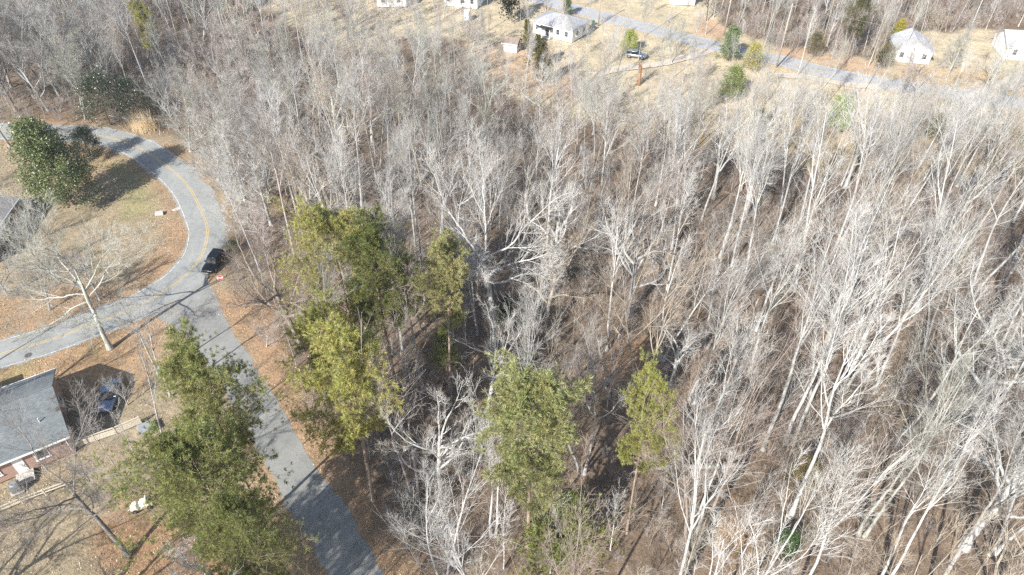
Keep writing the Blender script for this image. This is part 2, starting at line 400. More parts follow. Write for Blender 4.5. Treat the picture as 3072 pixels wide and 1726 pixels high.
mh['label'] = 'round dark iron manhole cover in the near lane of the road'; mh['category'] = 'manhole cover'
mb = MB(); mb.tube((0, 0, 0.012), (0, 0, 0.018), 0.3, 0.3, 16); mb.build('lid', CONC if False else IRON, mh)

# ------------------------------------------------------------------ houses
SHINGLE = {}
def shingle(name, c, rows=7.0):
    m, t, b = new_mat(name)
    tc = t.nodes.new('ShaderNodeTexCoord'); mp = t.nodes.new('ShaderNodeMapping'); mp.inputs['Scale'].default_value = (1, 1, 1)
    t.links.new(tc.outputs['Object'], mp.inputs[0])
    w = t.nodes.new('ShaderNodeTexBrick'); w.inputs['Scale'].default_value = 1.0; w.inputs['Brick Width'].default_value = 0.33; w.inputs['Row Height'].default_value = 0.15
    w.inputs['Mortar Size'].default_value = 0.012; w.inputs['Color1'].default_value = (*[x * 0.82 for x in c], 1); w.inputs['Color2'].default_value = (*[min(1, x * 1.15) for x in c], 1)
    w.inputs['Mortar'].default_value = (*[x * 0.5 for x in c], 1)
    t.links.new(mp.outputs[0], w.inputs['Vector'])
    n = noise(t, 0.6, 6, 0.7); r = ramp(t, [(0.3, (0.8, 0.8, 0.8)), (0.7, (1.15, 1.15, 1.15))]); t.links.new(n.outputs[0], r.inputs[0])
    c2 = mixc(t, w.outputs[0], r.outputs[0], 1.0, 'MULTIPLY')
    t.links.new(c2, b.inputs['Base Color']); b.inputs['Roughness'].default_value = 0.9
    return m
def brickmat(name, c):
    m, t, b = new_mat(name)
    tc = t.nodes.new('ShaderNodeTexCoord'); sx = t.nodes.new('ShaderNodeSeparateXYZ'); t.links.new(tc.outputs['Object'], sx.inputs[0])
    ad = t.nodes.new('ShaderNodeMath'); t.links.new(sx.outputs[0], ad.inputs[0]); t.links.new(sx.outputs[1], ad.inputs[1])
    cx = t.nodes.new('ShaderNodeCombineXYZ'); t.links.new(ad.outputs[0], cx.inputs[0]); t.links.new(sx.outputs[2], cx.inputs[1])
    w = t.nodes.new('ShaderNodeTexBrick'); w.inputs['Scale'].default_value = 1.0; w.inputs['Brick Width'].default_value = 0.21; w.inputs['Row Height'].default_value = 0.075
    w.inputs['Mortar Size'].default_value = 0.01; w.inputs['Color1'].default_value = (*[x * 0.8 for x in c], 1); w.inputs['Color2'].default_value = (*[x * 1.2 for x in c], 1); w.inputs['Mortar'].default_value = (0.4, 0.36, 0.32, 1)
    t.links.new(cx.outputs[0], w.inputs['Vector']); t.links.new(w.outputs[0], b.inputs['Base Color']); b.inputs['Roughness'].default_value = 0.9
    return m
BRICK = brickmat('red_brick', (0.33, 0.165, 0.115))
WHITEWALL = plain('white_siding', (0.80, 0.80, 0.78), 0.6, 0.06, 2.0)
TRIM = plain('white_trim', (0.78, 0.78, 0.76), 0.5, 0.05)
GREYROOF = shingle('grey_shingles', (0.155, 0.172, 0.178))
PALEROOF = shingle('pale_grey_shingles', (0.36, 0.36, 0.375))
TANROOF = shingle('taupe_shingles', (0.275, 0.265, 0.255))
LIGHTROOF = shingle('light_shingles', (0.47, 0.47, 0.48))
BROWNROOF = shingle('brown_shingles', (0.27, 0.21, 0.17))
GLASS = plain('window_glass', (0.04, 0.05, 0.06), 0.08, 0.1, 1.0, 0.0, 0.8)
DOORM = plain('door_paint', (0.42, 0.40, 0.38), 0.5)
DARK = plain('dark_metal', (0.05, 0.05, 0.055), 0.5, 0.2, 4.0, 0.3)
BLUEGUT = plain('gutter_metal', (0.55, 0.60, 0.66), 0.4, 0.1, 3.0, 0.3)

def window(house, x, y, z, w, h, axis_, sign, panes=2):
    """Frame, glass, sill and glazing bars set in a wall; axis_ 'x' = wall runs along x."""
    def bx(mb, a0, a1, d0, d1, z0, z1):
        if axis_ == 'x': mb.box(x + a0, x + a1, y + min(d0 * sign, d1 * sign), y + max(d0 * sign, d1 * sign), z0, z1)
        else: mb.box(x + min(d0 * sign, d1 * sign), x + max(d0 * sign, d1 * sign), y + a0, y + a1, z0, z1)
        return mb
    f = MB()
    bx(f, -w / 2, -w / 2 + 0.08, 0.003, 0.06, z, z + h); bx(f, w / 2 - 0.08, w / 2, 0.003, 0.06, z, z + h)
    bx(f, -w / 2 + 0.08, w / 2 - 0.08, 0.003, 0.06, z, z + 0.08); bx(f, -w / 2 + 0.08, w / 2 - 0.08, 0.003, 0.06, z + h - 0.08, z + h)
    wo_ = f.build('window', TRIM, house)
    for k in range(panes):
        z0 = z + 0.08 + (h - 0.16) * k / panes; z1 = z + 0.08 + (h - 0.16) * (k + 1) / panes - 0.03
        bx(MB(), -w / 2 + 0.085, w / 2 - 0.085, 0.005, 0.03, z0 + 0.01, z1).build('pane', GLASS, wo_)
    bx(MB(), -w / 2 - 0.06, w / 2 + 0.06, 0.004, 0.13, z - 0.07, z - 0.005).build('sill', TRIM, wo_)
def door(house, x, y, axis_, sign, mat=None, w=0.95, h=2.05):
    def bx(a0, a1, d0, d1, z0, z1):
        mb = MB()
        if axis_ == 'x': mb.box(x + a0, x + a1, y + min(d0 * sign, d1 * sign), y + max(d0 * sign, d1 * sign), z0, z1)
        else: mb.box(x + min(d0 * sign, d1 * sign), x + max(d0 * sign, d1 * sign), y + a0, y + a1, z0, z1)
        return mb
    d = bx(-w / 2, w / 2, 0.004, 0.05, 0.1, h + 0.1).build('door', mat or DOORM, house)
    bx(w / 2 - 0.14, w / 2 - 0.08, 0.055, 0.1, 1.05, 1.13).build('handle', DARK, d)
def gable_roof(house, L, W, ze, zr, ov, mat, th=0.16):
    """Ridge along x, centred; two slopes with thickness, rake boards and gutters."""
    hx, hy = L / 2 + ov, W / 2 + ov
    sl = (zr - ze) / (W / 2); zo = ze - ov * sl
    mb = MB()
    prof = [(-hy, zo), (0, zr), (hy, zo), (hy, zo + th), (0, zr + th), (-hy, zo + th)]
    mb.loft([[(x, y, z) for y, z in prof] for x in (-hx, hx)])
    r = mb.build('roof', mat, house)
    for s in (-1, 1):
        mb = MB(); mb.box(-hx, hx, s * hy - (0.0 if s > 0 else 0.12), s * hy + (0.12 if s > 0 else 0.0), zo - 0.02, zo + th - 0.03); mb.build('gutter', TRIM, r)
    mb = MB(); mb.box(-hx + 0.02, hx - 0.02, -0.11, 0.11, zr + th - 0.03, zr + th + 0.03); mb.build('ridge_cap', mat, r)
    return r
def gable_wall(house, L, W, ze, zr, mat):
    mb = MB()
    prof = [(-W / 2, 0), (W / 2, 0), (W / 2, ze - 0.02), (0, zr - 0.02), (-W / 2, ze - 0.02)]
    mb.loft([[(x, y, z) for y, z in prof] for x in (-L / 2, L / 2)])
    return mb.build('wall', mat, house)
def hip_roof(house, L, W, ze, zr, ov, mat, th=0.14):
    hx, hy = L / 2 + ov, W / 2 + ov; rx = max(0.4, L / 2 - W / 2)
    mb = MB()
    base = [(-hx, -hy, ze), (hx, -hy, ze), (hx, hy, ze), (-hx, hy, ze)]
    top = [(-hx, -hy, ze + th), (hx, -hy, ze + th), (hx, hy, ze + th), (-hx, hy, ze + th)]
    B = [mb.bm.verts.new(p) for p in base]; T = [mb.bm.verts.new(p) for p in top]
    R = [mb.bm.verts.new((-rx, 0, zr)), mb.bm.verts.new((rx, 0, zr))]
    F = mb.bm.faces.new
    F(B[::-1])
    for i in range(4): F((B[i], B[(i + 1) % 4], T[(i + 1) % 4], T[i]))
    F((T[0], T[1], R[1], R[0])); F((T[1], T[2], R[1])); F((T[2], T[3], R[0], R[1])); F((T[3], T[0], R[0]))
    return mb.build('roof', mat, house)
def house_at(name, label, corner, ang, L, W):
    """corner: ground point of the house's near right corner (+x, -y in its own frame)."""
    c = Vector(corner[:2]).to_3d()
    off = Matrix.Rotation(ang, 3, 'Z') @ Vector((L / 2, -W / 2, 0))
    return thing(name, label, 'house', c - off, ang)

# the near brick house with the grey roof (lower left)
ang = math.atan2(0.54, 0.84)
hA = house_at('brick_house', 'red brick house with a grey shingle gable roof beside the parked blue car', (-45.9, 45.0), ang, 15, 10.2)
gable_wall(hA, 15, 10.2, 2.9, 5.2, BRICK)
rA = gable_roof(hA, 15, 10.2, 2.9, 5.2, 0.45, GREYROOF)
for x, y in ((5.9, -3.1), (2.6, 2.0)):
    mb = MB(); mb.tube((x, y, 3.4), (x, y, 4.5), 0.06, n=10); mb.build('vent_pipe', TRIM, rA)
window(hA, 4.9, -5.1, 0.95, 1.3, 1.3, 'x', -1); window(hA, 0.5, -5.1, 0.95, 1.3, 1.3, 'x', -1)
door(hA, 2.8, -5.1, 'x', -1, TRIM)
window(hA, 7.5, 1.8, 0.95, 1.2, 1.2, 'y', 1); window(hA, 7.5, -2.2, 0.95, 1.2, 1.2, 'y', 1)
mb = MB(); mb.tube((7.4, -5.35, 0.1), (7.4, -5.35, 2.55), 0.05, n=8); mb.build('downspout', TRIM, hA)
mb = MB(); mb.box(2.0, 3.6, -6.2, -5.13, 0, 0.2); mb.box(2.0, 3.6, -6.6, -6.21, 0, 0.1); mb.build('step', CONC, hA)
mb = MB(); mb.box(-3.2, 0.4, 5.8, 8.6, 0, 2.3); mb.build('rear_annex', BRICK, hA)
mb = MB(); mb.box(-3.5, 0.7, 5.65, 8.9, 2.303, 2.45); mb.build('annex_roof', plain('dark_corrugated', (0.10, 0.10, 0.105), 0.6), hA)

# the house at the left edge behind the magnolia's lawn
hB = house_at('ranch_house', 'low house with a taupe gable roof and white gutters at the foot of the magnolia', (-72.3, 76.0), 0.12, 9, 12)
# ridge must run along its own long side: build with its own x pointing away from the camera
for o in [hB]: o.rotation_euler[2] = 0.12
def block(house, x0, x1, y0, y1, ze, zr, wallm, roofm, ov=0.45, th=0.16):
    """Gable block with the ridge along y."""
    mb = MB(); cx = (x0 + x1) / 2
    prof = [(x0, 0), (x1, 0), (x1, ze - 0.02), (cx, zr - 0.02), (x0, ze - 0.02)]
    mb.loft([[(x, y, z) for x, z in prof] for y in (y0, y1)]); mb.build('wall', wallm, house)
    sl = (zr - ze) / ((x1 - x0) / 2); zo = ze - ov * sl
    prof = [(x0 - ov, zo), (cx, zr), (x1 + ov, zo), (x1 + ov, zo + th), (cx, zr + th), (x0 - ov, zo + th)]
    mb = MB(); mb.loft([[(x, y, z) for x, z in prof] for y in (y0 - ov, y1 + ov)]); r = mb.build('roof', roofm, house)
    mb = MB(); mb.box(x1 + ov + 0.003, x1 + ov + 0.15, y0 - ov, y1 + ov, zo - 0.03, zo + th - 0.02); mb.build('gutter', BLUEGUT, r)
    return r
block(hB, -4.5, 4.5, 0.2, 6.0, 2.8, 4.3, BRICK, TANROOF)
block(hB, -4.2, 4.9, -6.0, 0.15, 2.45, 3.85, BRICK, TANROOF)
window(hB, 4.5, 3.0, 0.9, 1.4, 1.2, 'y', 1); window(hB, 4.9, -3.6, 0.9, 1.4, 1.2, 'y', 1); door(hB, 4.9, -1.4, 'y', 1)
mb = MB(); mb.box(4.95, 6.0, 1.0, 2.0, 0, 0.75, 0.03); mb.build('utility_box', TRIM, hB)

# white hip-roofed house beyond the woods
angC = math.atan2(-0.57, 0.82)
hC = house_at('white_house', 'white house with a pale grey hip roof beyond the woods, cedars at its corner', (13.2, 153.6), angC, 10.2, 7.0)
mb = MB(); mb.box(-5.1, 5.1, -3.5, 3.5, 0, 2.7); mb.build('wall', WHITEWALL, hC)
hip_roof(hC, 10.2, 7.0, 2.703, 4.3, 0.45, PALEROOF)
for x in (-4.0, 1.4, 3.6): window(hC, x, -3.5, 0.9, 1.0, 1.3, 'x', -1)
window(hC, 5.1, -1.4, 0.9, 1.0, 1.2, 'y', 1); window(hC, 5.1, 1.6, 0.9, 1.0, 1.2, 'y', 1)
door(hC, -1.4, -3.5, 'x', -1, DARK)
mb = MB(); mb.box(-3.0, 0.2, -5.0, -3.55, 2.1, 2.25); mb.build('porch_canopy', DARK, hC)
for x in (-2.9, 0.1):
    mb = MB(); mb.box(x - 0.06, x + 0.06, -4.95, -4.83, 0, 2.097); mb.build('porch_post', TRIM, hC)
mb = MB(); mb.box(-3.0, 0.2, -5.0, -3.52, 0, 0.25); mb.build('porch_floor', CONC, hC)

def small_house(name, label, px_, py_, ang, L, W, ze, zr, roofm, ridge='x', wins=(), wallm=None, cat='house'):
    p = at(px_, py_)
    h = thing(name, label, cat, p, ang)
    if ridge == 'x':
        gable_wall(h, L, W, ze, zr, wallm or WHITEWALL); gable_roof(h, L, W, ze, zr, 0.35, roofm)
    else:
        block(h, -L / 2, L / 2, -W / 2, W / 2, ze, zr, wallm or WHITEWALL, roofm, 0.35)
    for (x, kind) in wins:
        if kind == 'd': door(h, x, -W / 2, 'x', -1)
        else: window(h, x, -W / 2, 0.95, 1.0, 1.25, 'x', -1)
    window(h, L / 2, 0, 0.95, 1.0, 1.2, 'y', 1)
    return h
small_house('cottage', 'small white cottage with a light gable roof above the far road', 2722, 168, -0.25, 7.0, 7.5, 2.6, 4.4, LIGHTROOF, 'y', ((-2.2, 'w'), (0, 'd'), (2.2, 'w')))
small_house('cottage', 'white house with a pale roof cut by the edge, behind tangled bare branches', 3062, 160, -0.2, 9.5, 8.0, 2.7, 4.6, LIGHTROOF, 'x', ((-3, 'w'), (-0.6, 'd'), (2.5, 'w')))
small_house('white_house', 'long white house wall at the top beside the dark evergreen', 1395, 8, -0.28, 8.5, 6.5, 2.8, 4.2, PALEROOF, 'x', ((-3, 'w'), (0.5, 'w'), (3, 'w')))
small_house('white_house', 'broad white house at the top above the pale yard strip', 1180, 6, 0.03, 7.0, 7.0, 3.2, 4.8, LIGHTROOF, 'x', ((-2, 'w'), (1.8, 'w')))
small_house('white_house', 'white house at the very top beyond the far road', 2045, 2, -0.15, 6.0, 6.0, 2.7, 4.2, PALEROOF, 'x', ((-1.8, 'w'), (1.2, 'd')))
small_house('shed', 'little white shed with a brown roof next to the cedars', 1536, 150, -0.35, 3.0, 2.6, 2.0, 2.7, BROWNROOF, 'x', ((0.2, 'd'),), cat='shed')
# pale blue box shed
p = at(1402, 60); tb = thing('booth', 'narrow pale blue booth standing in the yard below the long white house', 'booth', p, -0.2)
PBLUE = plain('pale_blue_panels', (0.55, 0.68, 0.78), 0.5, 0.08)
mb = MB(); mb.box(-0.6, 0.6, -0.6, 0.6, 0, 2.1, 0.05); mb.build('body', PBLUE, tb)
mb = MB(); mb.box(-0.66, 0.66, -0.66, 0.66, 2.102, 2.25, 0.04); mb.build('roof', TRIM, tb)
mb = MB(); mb.box(-0.4, 0.4, -0.64, -0.603, 0.1, 1.95); mb.build('door', TRIM, tb)

# ------------------------------------------------------------------ vehicles
TYRE = plain('tyre_rubber', (0.025, 0.025, 0.026), 0.85, 0.2); RIM = plain('alloy_rim', (0.45, 0.45, 0.46), 0.3, 0.1, 3, 0.8)
LAMP = plain('lamp_lens', (0.30, 0.31, 0.33), 0.25, 0.05, 3, 0.0, 0.9); REDL = plain('tail_lamp', (0.35, 0.03, 0.03), 0.2)
CARGLASS = plain('car_glass', (0.012, 0.014, 0.017), 0.12, 0.05, 1, 0.0, 0.5)
PILLAR = plain('pillar_trim', (0.02, 0.02, 0.022), 0.75)
STEELG = plain('plate_grey', (0.3, 0.3, 0.3), 0.6)
def paint(name, c, metal=0.3, rough=0.28):
    m, t, b = new_mat(name); b.inputs['Base Color'].default_value = (*c, 1)
    n = noise(t, 1.5, 4); r = ramp(t, [(0.3, tuple(x * 0.9 for x in c)), (0.7, tuple(min(1, x * 1.08) for x in c))]); t.links.new(n.outputs[0], r.inputs[0]); t.links.new(r.outputs[0], b.inputs['Base Color'])
    b.inputs['Metallic'].default_value = metal; b.inputs['Roughness'].default_value = rough; b.inputs['Coat Weight'].default_value = 0.35; b.inputs['Coat Roughness'].default_value = 0.15
    return m
def car(name, label, loc, rz, mat, L=4.5, W=1.8, H=1.45, suv=False):
    """Front towards +x."""
    c = thing(name, label, 'car', loc, rz)
    h = L / 2; w = W / 2; zb = 0.25 if not suv else 0.34; zs = H * (0.60 if not suv else 0.57)
    # lower body lofted from tail to nose: (x, half width, bottom, shoulder, top)
    if suv: st = [(-h, .80, zb + .2, zs - .12, zs - .05), (-h + .12, .95, zb + .05, zs, zs + .02), (-h * .5, 1, zb, zs, zs + .03), (0, 1, zb, zs, zs + .03), (h * .42, .99, zb, zs - .01, zs + .05), (h * .75, .97, zb + .02, zs - .08, zs + .0), (h * .94, .92, zb + .08, zs - .16, zs - .08), (h, .80, zb + .2, zs - .28, zs - .2)]
    else: st = [(-h, .78, zb + .18, zs - .22, zs - .1), (-h + .15, .93, zb + .05, zs - .1, zs - .0), (-h * .55, 1, zb, zs - .05, zs + .04), (0, 1, zb, zs - .04, zs + .03), (h * .38, .99, zb, zs - .05, zs + .04), (h * .72, .96, zb + .02, zs - .14, zs - .05), (h * .93, .9, zb + .06, zs - .24, zs - .15), (h, .76, zb + .16, zs - .34, zs - .27)]
    rings = []
    for x, k, b0, s, tp in st:
        a = w * k
        rings.append([(x, -a * .92, b0), (x, -a, b0 + .14), (x, -a, s - .1), (x, -a * .93, s), (x, -a * .6, tp), (x, 0, tp + .015), (x, a * .6, tp), (x, a * .93, s), (x, a, s - .1), (x, a, b0 + .14), (x, a * .92, b0)])
    mb = MB(); mb.loft(rings); body = mb.build('body', mat, c, smooth=False)
    for p_ in body.data.polygons: p_.use_smooth = True
    # cabin: glass house under a painted roof
    if suv: bx0, bx1, tx0, tx1 = -h + .12, h * .36, -h + .42, h * .10
    else: bx0, bx1, tx0, tx1 = -h * .68, h * .40, -h * .36, h * .06
    def cab(x0, x1, z, k):
        a = w * k; return [(x0, -a * .9, z), (x0 + .15, -a, z), (x1 - .25, -a, z), (x1, -a * .82, z), (x1, a * .82, z), (x1 - .25, a, z), (x0 + .15, a, z), (x0, a * .9, z)]
    mb = MB(); mb.loft([cab(bx0, bx1, zs - .02, .93), cab((bx0 + tx0) / 2, (bx1 + tx1) / 2, (zs + H) / 2, .87), cab(tx0, tx1, H - .06, .78)]); mb.build('glasshouse', CARGLASS, c)
    mb = MB(); mb.loft([cab(tx0 - .05, tx1 + .06, H - .075, .80), cab(tx0 + .02, tx1 - .02, H - .015, .76), cab(tx0 + .2, tx1 - .25, H, .6)]); roof = mb.build('roof', mat, c, smooth=True)
    for s in (-1, 1):
        for (xb, xt, kb, kt) in ((bx1 - .03, tx1, .84, .70), (bx0 + .12, tx0 + .1, .94, .79), (0.1 * h - .15, -.05 * h, .945, .80)):
            mb = MB(); mb.tube((xb, s * w * kb, zs - .03), (xt, s * w * kt, H - .06), .045, .04, 6); mb.build('pillar', PILLAR, c)
        mb = MB(); mb.box(bx1 - .42, bx1 - .2, s * w - .14 if s > 0 else s * w - .17, s * w + .17 if s > 0 else s * w + .14, zs + .02, zs + .17, .03); mb.build('mirror', mat, c)
        mb = MB(); mb.box(h * .9, h * .985, s * w * .62 - .16, s * w * .62 + .16, zs - .30, zs - .17, .03); mb.build('headlight', LAMP, c)
        mb = MB(); mb.box(-h - .005, -h + .09, s * w * .66 - .13, s * w * .66 + .13, zs - .3, zs - .1, .02); mb.build('tail_light', REDL, c)
        for x in (-h * .6, h * .62):
            r = .33 if not suv else .38
            mb = MB(); mb.tube((x, s * (w - .2), r), (x, s * (w + .02), r), r, n=18); wh = mb.build('wheel', TYRE, c)
            mb = MB(); mb.tube((x, s * (w + .021), r), (x, s * (w + .035), r), r * .62, r * .5, 12); mb.build('rim', RIM, wh)
    mb = MB(); mb.box(h - .06, h + .015, -w * .42, w * .42, zb + .12, zs - .36, .02); mb.build('grille', DARK, c)
    mb = MB(); mb.box(h - .02, h + .03, -.22, .22, zb + .03, zb + .115); mb.build('number_plate', STEELG, c)
    mb = MB(); mb.box(bx1 - .1, bx1 + .15, -w * .7, w * .7, zs + .035, zs + .055); mb.build('wiper_cowl', DARK, c)
    if suv:
        for s in (-1, 1):
            mb = MB(); mb.tube((tx0 + .15, s * w * .66, H + .035), (tx1 - .3, s * w * .66, H + .035), .022, n=6); mb.build('roof_rail', DARK, c)
    return c
car('parked_car', 'black utility car standing at the outer edge of the bend by the stop sign', at(646, 797), math.atan2(-.99, -.16), paint('black_paint', (0.012, 0.013, 0.016), 0.2, 0.22), 4.4, 1.8, 1.65, True)
car('parked_car', 'blue grey saloon car parked in the shadow of the brick house', at(333, 1196), math.atan2(-.985, .17), paint('blue_grey_paint', (0.20, 0.27, 0.38), 0.5, 0.3), 4.7, 1.8, 1.45)
car('parked_car', 'silver car beside the bright green shrub near the far driveway', at(1908, 172), math.radians(-20), paint('silver_paint', (0.42, 0.46, 0.52), 0.7, 0.3), 4.5, 1.8, 1.5, True)
# cream utility cart under the pines
CREAM = plain('cream_plastic', (0.74, 0.70, 0.55), 0.4, 0.06)
uc = thing('utility_cart', 'small cream utility cart half hidden under the pine boughs', 'cart', at(428, 1520), math.radians(205), None, .85)
mb = MB(); mb.loft([[(x, -a, z0), (x, -a, z1 - .06), (x, -a * .8, z1), (x, a * .8, z1), (x, a, z1 - .06), (x, a, z0)] for x, a, z0, z1 in ((-1.15, .52, .3, .7), (-.3, .55, .28, .72), (.25, .55, .28, .6), (.5, .56, .3, .8), (.9, .52, .3, .78), (1.2, .36, .34, .55))]); mb.build('body', CREAM, uc)
mb = MB(); mb.box(-.55, .05, -.5, .5, .74, .9, .05); mb.box(-.72, -.56, -.5, .5, .78, 1.25, .05); mb.build('seat', CREAM, uc)
mb = MB(); mb.tube((.55, .2, .8), (.32, .2, 1.05), .03, n=6); mb.build('steering_column', DARK, uc)
mb = MB(); mb.box(-1.15, -.76, -.5, .5, .722, .95, .03); mb.build('cargo_box', DARK, uc)
for x in (-.75, .78):
    for s in (-1, 1):
        mb = MB(); mb.tube((x, s * .5, .25), (x, s * .72, .25), .25, n=14); wh = mb.build('wheel', TYRE, uc)
        mb = MB(); mb.tube((x, s * .721, .25), (x, s * .735, .25), .12, n=10); mb.build('rim', RIM, wh)

# ------------------------------------------------------------------ street furniture
STEEL = plain('galvanised_steel', (0.42, 0.43, 0.43), 0.5, 0.15, 4, 0.6)
SIGNRED = plain('sign_red', (0.52, 0.03, 0.035), 0.45, 0.08); SIGNWHITE = plain('sign_white', (0.8, 0.8, 0.8), 0.45, 0.04)
ps = at(660, 834, 2.15); sg = thing('stop_sign', 'red octagonal stop sign on a steel post at the junction', 'sign', (ps.x, ps.y, 0), math.radians(14))
mb = MB(); mb.box(-.03, .03, -.02, .02, 0, 2.5); mb.build('post', STEEL, sg)
def octo(r, y0, y1):
    mb = MB(); mb.loft([[(r * math.cos(math.pi / 8 + k * math.pi / 4), y, 2.15 + r * math.sin(math.pi / 8 + k * math.pi / 4)) for k in range(8)] for y in (y0, y1)]); return mb
plate = octo(.40, -.028, -.022).build('plate', SIGNWHITE, sg)
octo(.378, -.033, -.0285).build('face', SIGNRED, plate)
fc = bpy.data.curves.new('lettering', 'FONT'); fc.body = 'STOP'; fc.size = .32; fc.align_x = 'CENTER'; fc.align_y = 'CENTER'; fc.extrude = .003; fc.offset = 0.012
fo = bpy.data.objects.new('lettering', fc); COL.objects.link(fo)
dg = bpy.context.evaluated_depsgraph_get(); lme = bpy.data.meshes.new_from_object(fo.evaluated_get(dg)); bpy.data.objects.remove(fo)
lme.materials.clear(); lme.materials.append(SIGNWHITE)
lo = obj('lettering', lme, plate); lo.location = (0, -.037, 2.15); lo.rotation_euler = (math.pi / 2, 0, 0)

WOOD = plain('weathered_wood', (0.36, 0.31, 0.26), 0.9, 0.25, 5); PALEWOOD = plain('pale_timber', (0.56, 0.50, 0.40), 0.85, 0.2, 5); TIMBER = plain('treated_timber', (0.42, 0.34, 0.24), 0.85, 0.25, 5)
poles = {}
for key, px_, py_, h, lean, lab in (('a', 2329, 203, 13.0, 0.0, 'tall wooden utility pole at the near edge of the far road'), ('b', 2172, 104, 12.0, 0.01, 'wooden utility pole behind the round green shrub by the far road'), ('c', 1795, 78, 9.0, 0.0, 'slim grey utility pole beside the white hip-roofed house')):
    p = at(px_, py_); u = thing('utility_pole', lab, 'utility pole', p, 0.5)
    mb = MB(); mb.path([(0, 0, 0), (lean * 3, 0, h * .5), (lean * h, 0, h)], [.17, .14, .11], 10); mb.build('pole', WOOD, u, smooth=True)
    mb = MB(); mb.box(-1.1, 1.1, -.06, .06, h - .75, h - .63); ca_ = mb.build('crossarm', WOOD, u)
    for x in (-1.0, -.4, .5, 1.0):
        mb = MB(); mb.tube((x, 0, h - .63), (x, 0, h - .48), .045, .03, 8); mb.build('insulator', STEEL, ca_)
    poles[key] = p + Vector((0, 0, h - .5))
def wire(a, b, sag, label):
    pts = [a.lerp(b, t / 24) - Vector((0, 0, 4 * sag * (t / 24) * (1 - t / 24))) for t in range(25)]
    mb = MB(); mb.path(pts, [.016] * 25, 4); o = mb.build('overhead_wire', STEEL); o['label'] = label; o['category'] = 'wire'
    return o
wire(poles['a'] + Vector((.3, .2, 0)), poles['b'] + Vector((.3, .2, 0)), .8, 'overhead wire strung between the two wooden poles by the far road')
e_ = at(3250, 330) + Vector((0, 0, 10)); wire(poles['a'] + Vector((.9, .5, 0)), e_, 1.2, 'overhead wire running from the tall pole along the far road')
wire(poles['a'] + Vector((0, 0, -2)), at(2722, 168) + Vector((-2, 2, 3.6)), .6, 'service wire dropping from the tall pole to the small white cottage')

def fence(label, pts, h, rails, mat, post_gap=2.2, pw=.1, group=None, boards=None):
    f = thing('rail_fence', label, 'fence', pts[0]); o0 = pts[0]
    for a, b in zip(pts[:-1], pts[1:]):
        n = max(1, round((b - a).length / post_gap)); d = (b - a) / n; ang = math.atan2(d.y, d.x); ln = d.length
        for k in range(n + 1):
            q = a + d * k - o0
            mb = MB(); mb.box(-pw / 2, pw / 2, -pw / 2, pw / 2, 0, h + .08); o = mb.build('post', mat, f); o.location = q; o.rotation_euler[2] = ang
            if k == n: break
            for z0, z1 in rails:
                mb = MB(); mb.box(pw / 2, ln - pw / 2, -.03, .03, z0, z1); o = mb.build('rail', mat, f); o.location = q; o.rotation_euler = (0, 0, ang + random.uniform(-.01, .01))
            if boards:
                for z0, z1 in boards:
                    mb = MB(); mb.box(pw / 2, ln - pw / 2, -.02, .02, z0, z1); o = mb.build('board', mat, f); o.location = q; o.rotation_euler = (0, 0, ang)
    return f
fence('brown timber board fence running uphill from the brick house corner', [at(222, 1345), at(350, 1302), at(425, 1270)], 1.1, [(.97, 1.12)], PALEWOOD, boards=[(.05, .3), (.32, .55), (.57, .8)])
fence('pale two-rail fence along the lawn below the brick house', [at(-60, 1568), at(70, 1512), at(205, 1462)], .95, [(.45, .58), (.86, .98)], PALEWOOD, 2.6)
# air conditioner, well cover, bin, woodpile bits
ac = thing('air_conditioner', 'dark grey air conditioning unit in front of the brick house wall', 'air conditioner', at(52, 1470), ang)
mb = MB(); mb.box(-.45, .45, -.45, .45, .05, 1.0, .05); mb.build('casing', plain('grey_casing', (0.14, 0.145, 0.15), 0.6), ac)
mb = MB(); mb.tube((0, 0, 1.002), (0, 0, 1.05), .36, .33, 20); mb.build('fan_guard', STEEL, ac)
for k in range(12):
    mb = MB(); mb.box(-.42, .42, -.462, -.452, .12 + k * .07, .15 + k * .07); mb.build('louver', STEEL, ac)
mb = MB(); mb.box(-.6, .6, -.6, .6, -.05, .045); mb.build('pad', CONC, ac)
wc = thing('pump_cover', 'low grey box with a flat lid at the end of the timber fence', 'box', at(441, 1292), ang)
mb = MB(); mb.box(-.6, .6, -.6, .6, 0, .55); mb.build('box', plain('grey_board', (0.3, 0.31, 0.32), 0.8), wc)
mb = MB(); mb.box(-.7, .7, -.7, .7, .552, .64, .02); mb.build('lid', plain('grey_felt', (0.25, 0.265, 0.28), 0.9), wc)
bn = thing('wheeled_bin', 'dark green wheeled bin on the verge by the far road', 'bin', at(1779, 76), 0.4)
BING = plain('bin_green', (0.03, 0.10, 0.08), 0.5)
mb = MB(); mb.loft([[(-.26 * k, -.3 * k, z), (.26 * k, -.3 * k, z), (.26 * k, .3 * k, z), (-.26 * k, .3 * k, z)] for z, k in ((.06, .85), (1.0, 1.05))]); mb.build('body', BING, bn)
mb = MB(); mb.box(-.3, .3, -.36, .36, 1.002, 1.09, .03); mb.build('lid', BING, bn)
for s in (-1, 1):
    mb = MB(); mb.tube((s * .2, .3, .1), (s * .28, .3, .1), .1, n=10); mb.build('wheel', TYRE, bn)

